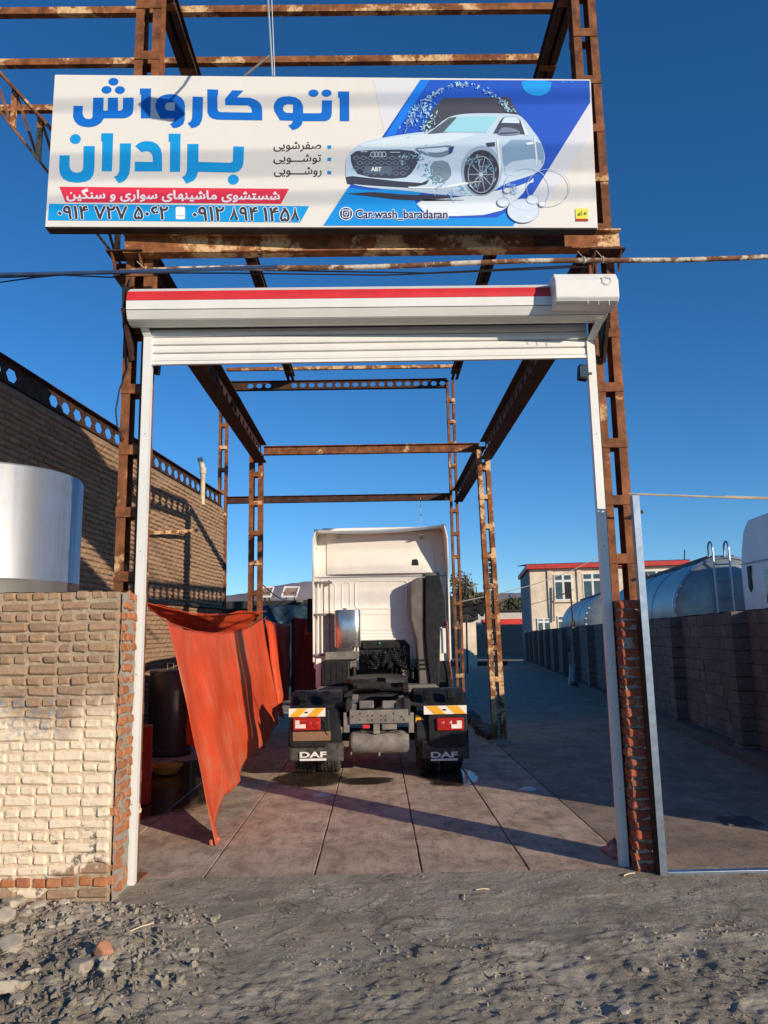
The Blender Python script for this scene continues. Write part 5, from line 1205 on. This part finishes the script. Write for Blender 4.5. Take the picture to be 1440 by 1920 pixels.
# junk against the wall
a = atZ(1078, 1275); jk = thing('leaning_stake', 'stake with dark cloth and scrap sheet leaning at the block wall', 'stake', a)
q = atY(1070, 1112, a.y+.2)
mb = MB(); mb.tube([a+Vector((.1,0,0)), q], .035, 6); mb.build('stake', RUSTD, jk)
mb = MB(); mb.tube([q, q+Vector((-.35, 0, -.05))], .02, 6); mb.build('arm', RUSTD, jk)
mb = MB(); c0 = atY(1074, 1165, a.y-.1)
mb.grid(12, 16, lambda u, v: tuple(c0+Vector(((u-.5)*(.12+.55*v)+.06*math.sin(u*11)*v, -.12*math.sin(u*9)*v-.1, .02-1.25*v+.15*noise.noise((u*5, v*3, 2))*v)))); mb.build('cloth', BLACKM, jk, smooth='full', solid=.01)
mb = MB(); s0 = atZ(1066, 1285); mb.prism([s0, s0+Vector((.22,-.02,0)), s0+Vector((.36,.25,.75)), s0+Vector((.16,.25,.72))], (0, .015, 0)); mb.build('scrap_sheet', SILV, jk)
o = thing('junk_crate', 'low pile of scrap boards at the foot of the leaning stake', 'scrap', atZ(1090, 1288))
p = atZ(1090, 1288)
for k in range(5):
    mb = MB(); mb.box(-.3, .3, -.05, .05, 0, .03, Matrix.Translation(p+Vector((.1*random.uniform(-1,1), .15*k, .03*k))) @ Matrix.Rotation(random.uniform(-.6, .6), 4, 'Z')); mb.build('board', RUSTD, o)

# ------------------------------------------------------------------ tankers and parked truck beyond the wall
def tanker(label, cx, y0, L, r, cz, lad=True):
    o = thing('tanker_trailer', label, 'tanker', (cx, y0, 0), 'tankers behind the block wall')
    o.rotation_euler.z = WANG-math.pi/2
    body = Mt('tank_paint_%d' % int(y0), .38, .55); body.col(body.ramp(body.noise(3, 6, .6), [(.3, (.20,.24,.25)), (.7, (.33,.38,.39))])); m = body.m
    mb = MB(); pr = [(.01, -.22), (r*.5, -.19), (r*.85, -.10), (r*.97, -.02)]; mb.lathe(pr, (cx, y0, cz), 'y', 56); mb.build('end_dome', m, o, smooth=True)
    mb = MB(); mb.lathe([(r*.97, -.02), (r, .0), (r, L), (r*.8, L+.15), (.01, L+.22)], (cx, y0, cz), 'y', 56); mb.build('barrel', m, o, smooth=True)
    mb = MB(); mb.lathe([(r*.97, -.05), (r+.02, -.03), (r+.02, .04), (r, .05)], (cx, y0, cz), 'y', 56); mb.build('rim', GALV, o, smooth=True)
    for k in range(1, 4):
        mb = MB(); mb.lathe([(r, 0), (r+.015, .02), (r+.015, .06), (r, .08)], (cx, y0+L*k/4, cz), 'y', 56); mb.build('band', m, o, smooth=True)
    mb = MB(); mb.box(cx-.3, cx+.3, y0+.3, y0+L-.3, cz+r-.02, cz+r+.06); mb.build('walkway', BLACKM, o)
    for k in range(7):
        t = rad(150+k*11); mb = MB(); mb.box(cx+r*.97*math.cos(t)-.02, cx+r*.97*math.cos(t)+.02, y0-.06, y0-.04, cz+r*.97*math.sin(t)-.03, cz+r*.97*math.sin(t)+.03); mb.build('reflector', STRIPEW, o)
    if lad:
        lx = cx-.42
        la = thing('tank_ladder', 'steel ladder with hooked rails on the nearer tanker end', 'ladder', (lx, y0-.35, .6)); la.rotation_euler.z = WANG-math.pi/2
        for q in (0, .34):
            mb = MB(); x = lx+q; zt = cz+r; mb.tube([(x, y0-.34, .6), (x, y0-.34, zt+.12)]+[(x, y0-.34+.16-.16*math.cos(t), zt+.12+.20*math.sin(t)) for t in np.linspace(.2, 3.1, 8)]+[(x, y0-.02, zt)], .022, 8); mb.build('rail', GALV, la, smooth=True)
        for k in range(8):
            mb = MB(); mb.tube([(lx, y0-.34, .8+.36*k), (lx+.34, y0-.34, .8+.36*k)], .016, 8); mb.build('rung', GALV, la)
    for s in (-1, 1):
        for k in range(2):
            c = (cx+s*.9, y0+.9+1.25*k, .5); mb = MB(); mb.lathe([(.15, -.12), (.48, -.15), (.5, -.1), (.5, .1), (.48, .15), (.15, .12)], c, 'x', 24); mb.build('wheel', RUBBER, o, smooth=True)
    mb = MB(); mb.box(cx-.5, cx+.5, y0+.1, y0+L, .75, cz-r*.6); mb.build('subframe', BLACKM, o)
tanker('grey steel tanker trailer with a ladder on its domed end', 7.85, 17.0, 8.0, 1.22, 2.30)
tanker('grey steel tanker trailer showing its barrel before the cream building', 9.95, 32.0, 8.0, 1.25, 2.35, False)
pk = thing('parked_truck', 'white truck cab parked beyond the block wall beside the tanker', 'truck', (7.5, 14.0, 0))
PXS = atY(1391, 1100, 15.3).x; pk.location = (PXS+1.2, 14, 0); WL[pk] = Vector((PXS+1.2, 14, 0)); x0_ = PXS
mb = MB(); mb.prism([(x0_+.02, 15.3, 1.0), (x0_, 15.3, 3.05), (x0_+.03, 15.3, 3.4), (x0_+.08, 15.22, 3.85), (x0_+.08, 15.0, 4.05), (x0_+.08, 13.4, 4.10), (x0_+.06, 12.9, 3.3), (x0_+.02, 12.7, 2.2), (x0_+.02, 12.7, 1.0)], (2.4, 0, 0)); cb_ = mb.build('cab', TRUCKLIL, pk, bevel=.05)
mb = MB(); mb.box(x0_-.012, x0_+.01, 12.95, 15.31, 3.18, 3.195); mb.build('seam', CABG, cb_)
def side(px, py): return atX(px, py, x0_-.01)
a_, b_ = side(1400, 1062), side(1411, 1110)
mb = MB(); mb.prism([(x0_-.012, a_.y, a_.z), (x0_-.012, b_.y, a_.z), (x0_-.012, b_.y, b_.z+.08), (x0_-.012, (a_.y+b_.y)/2, b_.z), (x0_-.012, a_.y, b_.z+.08)], (.03, 0, 0)); mb.build('grab_recess', BLACKP, cb_)
a_ = side(1431, 1062); b_ = side(1431, 1138)
mb = MB(); mb.box(x0_-.02, x0_+.02, 13.0, a_.y, b_.z, a_.z); wf = mb.build('window', WHITE, cb_, bevel=.01)
mb = MB(); mb.box(x0_-.028, x0_-.021, 13.05, a_.y-.05, b_.z+.06, a_.z-.06); mb.build('pane', GLASS, wf)
for s in (.25, 2.2):
    mb = MB(); mb.lathe([(.15,-.12),(.48,-.15),(.5,-.1),(.5,.1),(.48,.15),(.15,.12)], (x0_+s, 14.7, .5), 'x', 24); mb.build('wheel', RUBBER, pk, smooth=True)
mb = MB(); mb.box(x0_+.5, x0_+1.9, 11.5, 17, .7, 1.0); mb.build('chassis', BLACKM, pk)

# ------------------------------------------------------------------ cream building and far end of the alley
BYd = 61.0
bu = thing('cream_building', 'two storey cream stone building with a red edged metal roof', 'building', (atY(995, 1110, BYd).x, BYd, 0))
bu.rotation_euler.z = rad(-7)
bx0, bx1 = atY(995, 1110, BYd).x, atY(1262, 1110, BYd).x; bz = atY(1100, 1066, BYd).z
STONE = simple('cream_stone', (.74,.62,.47), .85, 0, .16, 1.2, .3, 6, dirt=((.52,.43,.33), .4))
mb = MB(); mb.box(bx0, bx1, BYd, BYd+11, -.1, bz); mb.build('wall', STONE, bu)
mb = MB(); mb.box(bx0-.06, bx0-.01, BYd+.03, BYd+11, -.1, bz-.05); mb.build('side_wall', simple('shade_grey_side', (.24,.24,.25), .9), bu)  # shade on the side wall is put into this grey
mb = MB(); mb.box(bx0-.25, bx1+.9, BYd-.5, BYd+11.2, bz+.01, bz+.36); rf_ = mb.build('roof', simple('red_fascia', (.52,.04,.03), .5), bu)
mb = MB()
N = 150
mb.grid(N, 1, lambda u, v: (bx0-.3+(bx1-bx0+1.25)*u, BYd-.45+12*v, bz+.38+.95*v+.035*(1 if (int(round(u*N)) % 2) else -1))); mb.build('roof_sheet', simple('blue_grey_sheet', (.12,.15,.20), .5), rf_)
def bwin(x0_, y0_, x1_, y1_, mull, open_=False):
    a = atY(x0_, y1_, BYd-.02); b = atY(x1_, y0_, BYd-.02)
    mb = MB(); mb.box(a.x, b.x, BYd-.09, BYd-.004, a.z, b.z); w = mb.build('window', WHITE, bu)
    zs_ = a.z+(b.z-a.z)*.74; t = .09
    cols_ = np.linspace(a.x, b.x, mull+1)
    for i in range(mull):
        for z0, z1 in ((a.z, zs_), (zs_, b.z)):
            mb = MB(); mb.box(cols_[i]+t, cols_[i+1]-t, BYd-.105, BYd-.094, z0+t, z1-t); mb.build('pane', BLACKM if (open_ and i == mull-1 and z0 == a.z) else GLASS, w)
    mb = MB(); mb.box(a.x-.15, b.x+.15, BYd-.22, BYd-.003, a.z-.16, a.z-.01); mb.build('sill', STONE, w)
bwin(1040, 1077, 1070, 1126, 2, True); bwin(1092, 1075, 1143, 1125, 3); bwin(1180, 1071, 1245, 1120, 3); bwin(1008, 1159, 1031, 1185, 2); bwin(1046, 1154, 1100, 1190, 2)
for px in (1031, 1085, 1160):
    mb = MB(); p = atY(px, 1100, BYd-.05); mb.box(p.x-.18, p.x+.18, BYd-.12, BYd-.002, 0, bz-.02); mb.build('pilaster', STONE, bu)
mb = MB(); mb.tube([atY(1038, 1100, BYd-.3), atY(1039, 1165, BYd-.3)], .07, 6); mb.build('drain_pipe', GREYM, bu)
mb = MB(); mb.tube([atY(1272, 1053, BYd), atY(1272, 1035, BYd)], .05, 5); mb.build('aerial', BLACKM, bu)
# far cross wall, shed with red fascia
fw2 = thing('end_wall', 'grey block wall closing the far end of the alley', 'wall', (11, 78, 0))
fx0, fx1 = atY(780, 1200, 78).x, atY(1010, 1200, 78).x
mb = MB(); mb.box(fx0, fx1, 78, 78.25, -.1, atY(930, 1172, 78).z); mb.build('blockwork', FARB, fw2); mb = MB()
for c in range(14):
    for k in range(int((fx1-fx0)/.42)): mb.box(fx0+.42*k+(.2 if c % 2 else 0), fx0+.42*k+.39+(.2 if c % 2 else 0), 77.975, 77.995, .02+.22*c, .22*c+.215) if .22*c+.22 < atY(930, 1172, 78).z else None
stuff(mb.build('blocks', FARB, fw2))
sh2 = thing('shed', 'pale shed with a red fascia band beyond the alley end wall', 'shed', (12, 84, 0))
sx0, sx1 = atY(870, 1160, 84).x, atY(985, 1160, 84).x
z1, z2, z3 = atY(930, 1171, 84).z, atY(930, 1161, 84).z, atY(930, 1147, 84).z
mb = MB(); mb.box(sx0, sx1, 84, 90, -.1, z3); mb.build('wall', simple('pale_render', (.52,.50,.47), .85), sh2)
mb = MB(); mb.box(atY(905, 1165, 84).x, sx1, 83.8, 83.99, z1, z2); mb.build('fascia', simple('bright_red_sheet', (.60,.03,.02), .5), sh2)
mb = MB(); mb.box(sx0-.3, sx1+.3, 83.6, 90, z3+.02, z3+.18); mb.build('roof', BLACKM, sh2)
wh = thing('hut', 'small cream hut lit by the sun past the mortar packed column', 'hut', atY(885, 1222, 46)-Vector((0,0,0)))
h0, h1 = atY(868, 1190, 46).x, atY(893, 1190, 46).x; hz = atY(880, 1163, 46).z
mb = MB(); mb.box(h0, h1, 46, 48, -.05, hz); mb.build('wall', STONE, wh); mb = MB(); mb.box(h0-.3, h1+.1, 45.6, 48.2, hz+.01, hz+.35); mb.build('roof', BLACKM, wh)
o = thing('junk_heap', 'dark heap of tyres and boxes beside the cream hut', 'heap', atZ(900, 1248))
p = atZ(900, 1248)
for k in range(6):
    c = p+Vector((-1.4+.55*k, .5*random.random(), .12)); mb = MB(); mb.lathe([(.22,-.1),(.42,-.12),(.48,0),(.42,.12),(.22,.1)], c, 'z', 18); mb.build('tyre', RUBBER, o, smooth=True)
# low structures left of the alley behind the truck
ls = thing('shed', 'dark low shed roof with blue tarpaulin behind the red curtains', 'shed', (-3, 24, 0))
mb = MB(); a = atY(418, 1123, 25); b = atY(600, 1128, 25); mb.box(a.x-3, b.x+1.5, 25, 28, b.z-.18, b.z+.06); mb.build('roof', STEELD, ls)
mb = MB(); mb.box(a.x-3, b.x+1.5, 26, 26.2, -.1, b.z-.19); mb.build('wall', BLUETARP, ls)
mb = MB(); 
def bt_(u, v):
    p = atY(470+130*u, 1135+34*v, 24.2-.6*v); return p+Vector((0, .15*math.sin(u*17), .04*noise.noise((u*7, v*4, 2))-.10*math.sin(math.pi*u)*v*0))
mb.grid(30, 10, bt_); mb.build('tarpaulin', BLUETARP, ls, smooth='full', solid=.01)
mb = MB(); pxb(mb, 556, 1122, 567, 1129, 24.6, .3); mb.build('lamp_box', GREYM, ls)
for x0_, x1_ in ((487, 513), (528, 561)):
    lab = 'brown backed solar panel tilted on the shed roof behind the tarp column' if x0_ < 500 else 'brown backed solar panel tilted on the shed roof nearer the cab'
    p = [atY(x0_, 1119, 26), atY(x1_-6, 1119, 26), atY(x1_, 1101, 26.6), atY(x0_+6, 1101, 26.6)]
    o = thing('solar_panel', lab, 'solar panel', p[0], 'solar panels'); mb = MB(); mb.prism(p, (0, .05, 0)); mb.build('panel', PANELM, o)
    for i in range(4):
        mb = MB(); mb.tube([p[i]+Vector((0,-.03,0)), p[(i+1) % 4]+Vector((0,-.03,0))], .035, 5); mb.build('frame', WHITE, o)
    mb = MB(); mb.bar(p[1]+Vector((-.1,.1,.2)), p[1]+Vector((-.1,.6,-.1)), .05, .05); mb.bar(p[0]+Vector((.1,.1,.2)), p[0]+Vector((.1,.6,-.1)), .05, .05); mb.build('stand', GREYM, o)
aw = thing('torn_awning', 'ragged black awning on the column beyond the truck cab', 'awning', atY(880, 1150, 20))
mb = MB()
def aw_(u, v):
    p = atY(846+66*u, 1126+26*v+6*noise.noise((u*5, 1, 1)), 19.6+3*u); return p+Vector((0, .5*v, .08*noise.noise((u*8, v*5, 4))))
mb.grid(20, 8, aw_); mb.build('cloth', BLACKM, aw, smooth='full', solid=.02)
lw = thing('rubble_kerb', 'low dark kerb of rubble beside the truck in the shade', 'kerb', (2.1, 16, 0))
mb = MB()
for k in range(22):
    p = Vector((2.02+.05*random.random(), 14.4+.18*k, .06)); s = random.uniform(.06, .13)
    mb.box(-s, s, -s*1.2, s*1.2, -.06, s*.9, Matrix.Translation(p) @ Euler((random.uniform(-.3,.3), random.uniform(-.3,.3), random.uniform(0,3))).to_matrix().to_4x4())
stuff(mb.build('rubble', MOB, lw, bevel=.015))
# poles and wires behind
for px, y0_, y1_, Y, lab in ((873, 1080, 1165, 40, 'thin dark post rising beyond the torn awning'), (886, 1096, 1150, 95, 'pale lamp mast far beyond the alley'), (896, 1100, 1150, 110, 'slanting guyed mast far beyond the alley')):
    a = atY(px, y1_, Y); b = atY(px-(3 if px == 896 else 0), y0_, Y); a.z = -.1
    o = thing('pole', lab, 'pole', a, 'far poles'); mb = MB(); mb.tube([a, b], .05 if Y < 50 else .10, 6); mb.build('shaft', STEELD if Y < 50 else GREYM, o)
    if px == 886:
        mb = MB(); mb.bar(b+Vector((-.6,0,0)), b+Vector((.8,0,.05)), .1, .1); mb.build('crossarm', GREYM, o)
for (x0_, y0_, Y0, x1_, y1_, Y1, lab) in ((845, 1132, 18.3, 1140, 1035, 30, 'wire rising from the far column past the cream building'), (935, 1137, 40, 1075, 1105, 32, 'wire slung from the hut to the stake'), (560, 1112, 24.6, 492, 1096, 14, 'wire from the shed lamp to the tarp column')):
    a, b = atY(x0_, y0_, Y0), atY(x1_, y1_, Y1); o = thing('overhead_wire', lab, 'wire', a, 'overhead wires')
    mb = MB(); mb.tube([a.lerp(b, t/8)-Vector((0,0,.25*math.sin(math.pi*t/8))) for t in range(9)], .012, 5); mb.build('wire', simple('grey_wire', (.3,.28,.25), .7), o)
# trees
def leafball(mb, c, rx, rz, n, s, rs):
    for _ in range(n):
        while True:
            d = Vector((rs.uniform(-1,1), rs.uniform(-1,1), rs.uniform(-1,1)))
            if .25 < d.length < 1: break
        d *= .75+.5*noise.noise(d*2.3+c*.3)
        p = c+Vector((d.x*rx, d.y*rx, d.z*rz)); q = Euler((rs.uniform(0,6), rs.uniform(0,6), rs.uniform(0,6))).to_matrix()
        mb.add([p+q@Vector((-s,-s*.5,0)), p+q@Vector((s,-s*.4,.1*s)), p+q@Vector((s*.9,s*.5,0)), p+q@Vector((-s*.8,s*.5,.1*s))], [(0,1,2,3)])
LEAF = simple('dry_foliage', (.13,.11,.045), .8, 0, .45, .8); LEAF2 = simple('olive_foliage', (.075,.085,.035), .8, 0, .45, .8)
rt_ = random.Random(11)
for i, (px, py, Y, w, h, lab) in enumerate(((868, 1110, 92, 2.2, 3.0, 'yellowing tree beyond the far pole'), (905, 1135, 98, 2.6, 2.0, 'low olive tree behind the far shed'), (925, 1144, 102, 2.6, 1.5, 'dry bush behind the red fascia shed'), (962, 1139, 104, 2.6, 1.7, 'rounded olive tree beside the cream building'), (978, 1139, 106, 2.4, 1.8, 'dusty bush at the cream building corner'))):
    p = atY(px, py, Y); o = thing('tree', lab, 'tree', (p.x, Y, -.1), 'trees beyond the alley')
    mb = MB(); mb.tube([(p.x, Y, -.1), (p.x+.1, Y, p.z*.5), (p.x, Y, p.z)], [.2, .15, .06], 7)
    for q in range(4): mb.tube([(p.x, Y, p.z*.6), (p.x+w*.6*math.cos(q*1.6), Y+w*.6*math.sin(q*1.6), p.z+.2)], [.08, .03], 5)
    mb.build('trunk', RUSTD, o)
    mb = MB(); leafball(mb, p, w, h, 900, .16, rt_)
    for q in range(5): leafball(mb, p+Vector((rt_.uniform(-w,w)*.7, rt_.uniform(-w,w)*.5, rt_.uniform(-h,h)*.6)), w*.45, h*.4, 200, .15, rt_)
    mb.build('crown', LEAF if i in (0, 2) else LEAF2, o, fixn=False)
# mountains
HILL = simple('hazy_mountain', (.27,.23,.24), .95, 0, .25, .0006)  # distance haze is put into this greyish mauve base colour
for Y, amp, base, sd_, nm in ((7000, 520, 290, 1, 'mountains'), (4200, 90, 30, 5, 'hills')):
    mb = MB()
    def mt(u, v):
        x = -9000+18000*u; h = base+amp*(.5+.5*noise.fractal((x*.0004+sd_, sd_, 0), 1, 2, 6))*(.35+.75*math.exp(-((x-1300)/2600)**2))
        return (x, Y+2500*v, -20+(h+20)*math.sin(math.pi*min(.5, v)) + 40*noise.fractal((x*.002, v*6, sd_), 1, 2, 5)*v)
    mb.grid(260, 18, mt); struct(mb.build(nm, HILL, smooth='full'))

# ------------------------------------------------------------------ rubble, stones and litter
STO = simple('pale_broken_cement', (.46,.40,.315), .92, 0, .2, 12, .6, 60); STO2 = simple('grey_stone', (.38,.325,.25), .92, 0, .25, 12, .6, 60); STB = simple('brick_shard', (.42,.19,.11), .9, 0, .2, 12, .5, 60)
def rockmesh(m, flat):
    # an angular slab: points on a rough outline, hulled
    bm = bmesh.new(); n = random.randint(6, 8)
    for lv, k in ((-.35, .95), (.30, 1.0), (.42, .8)):
        for i in range(n):
            t = 2*math.pi*i/n+random.uniform(-.25, .25); r = k*random.uniform(.7, 1.1); bm.verts.new((r*math.cos(t), r*math.sin(t), lv*flat*2*random.uniform(.8, 1.2)))
    bmesh.ops.convex_hull(bm, input=bm.verts[:])
    bmesh.ops.bevel(bm, geom=bm.edges[:], offset=.05, segments=1, affect='EDGES')
    for v in bm.verts: v.co += v.co.normalized()*.05*noise.noise(v.co*4)
    me = bpy.data.meshes.new('stone'); bm.to_mesh(me); bm.free(); me.materials.append(m); return me
rocks = [rockmesh(STO, .36) for _ in range(6)]+[rockmesh(STO2, .5) for _ in range(6)]; shards = [rockmesh(STB, .6) for _ in range(3)]
big = [(20,1660,.16),(60,1668,.10),(85,1672,.08),(25,1700,.14),(70,1705,.10),(10,1735,.12),(45,1725,.07),(15,1790,.13),(8,1865,.13),(35,1858,.09),(150,1825,.12),(180,1812,.09),(200,1830,.07),(165,1895,.05),(178,1900,.035),(95,1750,.05),(120,1700,.06),(130,1735,.05),(60,1770,.06),(100,1870,.05),(135,1885,.05),(30,1895,.07),(265,1757,.04),(320,1765,.025),(1170,1890,.055),(1210,1815,.035),(1100,1790,.03),(245,1735,.015),(60,1830,.07),(110,1800,.04)]
for i, (px, py, s) in enumerate(big):
    p = atZ(px, py, .03); z = gh(p.x, p.y)
    pale = (i % 12) < 6; bigs = s >= .09
    lab = ('%s %s of broken %s %s' % ('large' if bigs else 'small', 'flat slab' if pale else 'angular chunk', 'pale cement' if pale else 'grey cement', 'against the foot of the brick wall' if py < 1712 else 'out in the loose rubble')) if px < 240 else ('%s stone lying on the cement apron' % ('pale flat' if pale else 'grey angular'))
    o = inst(rocks[i % len(rocks)], 'stone', None, (p.x, p.y, z+s*.12), (random.uniform(-.4,.1), random.uniform(-.2,.2), random.uniform(0, 6)), (s*.75, s*.62, s*.6)); tag(o, lab, 'stone', 'rubble by the wall' if px < 240 else 'stones on the apron')
p = atZ(192, 1800, .04); o = inst(shards[0], 'brick_shard', None, (p.x, p.y, gh(p.x, p.y)+.03), (.5, .6, .3), (.06, .05, .07)); tag(o, 'orange brick shard standing upright in the rubble', 'brick shard')
mb = MB(); rg = random.Random(4)
ico = bmesh.new(); bmesh.ops.create_icosphere(ico, subdivisions=1, radius=1); IV = [v.co.copy() for v in ico.verts]; IF = [tuple(v.index for v in f.verts) for f in ico.faces]; ico.free()
def pebble(x, y, s):
    Mx = Matrix.Translation((x, y, gh(x, y)+s*.1)) @ Euler((rg.uniform(0,3), rg.uniform(0,3), rg.uniform(0,3))).to_matrix().to_4x4()
    k = rg.random()*40; sc = Vector((rg.uniform(.6, 1.5), rg.uniform(.5, 1.2), rg.uniform(.3, .75)))
    mb.add([Mx @ ((v*sc)*s*(1+.8*noise.noise(v*1.5+Vector((k,0,0))))) for v in IV], IF)
for _ in range(4200):
    x = rg.uniform(-3.2, -.7); y = rg.uniform(3.5, 5.85)
    if (-1.05-x-.35*(y-5.2)+.5*noise.noise((x*1.1, y*1.1, 3)))*1.2 < rg.random()*.8: continue
    pebble(x, y, rg.choice([.004, .005, .007, .009, .012, .017]) if rg.random() < .93 else rg.uniform(.016, .035))
for _ in range(1500):
    x = rg.uniform(-.6, 3.2); y = rg.uniform(3.6, 5.2)
    if noise.noise((x*1.3, y*1.3, 2)) < -.05: continue
    pebble(x, y, rg.choice([.003, .004, .005, .007, .010, .014]))
for _ in range(260):
    x = rg.uniform(-1.8, 4.5); y = rg.uniform(5.0, 6.4); pebble(x, y, rg.choice([.004, .006, .008, .010]))
stuff(mb.build('gravel', GRM, fixn=False)); bpy.data.objects['gravel']['label'] = 'loose gravel and crushed cement'
# litter
p = atZ(1152, 1600); o = thing('pink_rag', 'crumpled pink rag lying at the foot of the rail by the pier', 'rag', p)
mb = MB(); mb.grid(16, 16, lambda u, v: (p.x+(u-.5)*.16+.03*noise.noise((u*6, v*6, 1)), p.y+(v-.5)*.34, .012+.10*max(0, 1-4*((u-.5)**2+(v-.5)**2))*(.55+.9*abs(noise.noise((u*6, v*6, 4)))))); mb.build('cloth', simple('dirty_pink_cloth', (.52,.24,.21), .9, 0, .3, 15), o, smooth='full', solid=.006)
for px, py, lab in ((990, 1481, 'pale oval plate lying on the floor by the alley'), (602, 1491, 'pale oval plate lying on the floor behind the flap with the brown plate')):
    p = atZ(px, py); o = thing('dropped_plate', lab, 'plate', p, 'plates on the floor'); mb = MB(); mb.lathe([(.01, .016), (.09, .018), (.11, .010), (.115, .003)], p, 'z', 24); mb.build('dish', simple('pale_lid', (.5,.5,.5), .4), o, smooth=True)
p = atZ(1385, 1540); o = thing('floor_drain', 'dark square drain cover set in the alley concrete', 'drain', p)
mb = MB(); mb.box(p.x-.17, p.x+.17, p.y-.16, p.y+.16, -.002, .012); mb.build('cover', MOB, o)
p = atZ(1180, 1622)
# warped tyre mark
for (px, py, l, r_) in ((265, 1756, .18, .9), (430, 1685, .10, 2.2), (870, 1682, .12, 1.5), (905, 1670, .10, .1), (1180, 1640, .12, .5)):
    p = atZ(px, py, .01); o = thing('twig', 'thin dry stick lying on the cement apron', 'stick', p, 'sticks on the apron'); z = gh(p.x, p.y)+.008
    d = Vector((math.cos(r_), math.sin(r_), 0))*l/2; mb = MB(); mb.tube([Vector((p.x, p.y, z))-d, Vector((p.x, p.y, z+.006)), Vector((p.x, p.y, z))+d], .005, 5); mb.build('stick', ROPE, o)
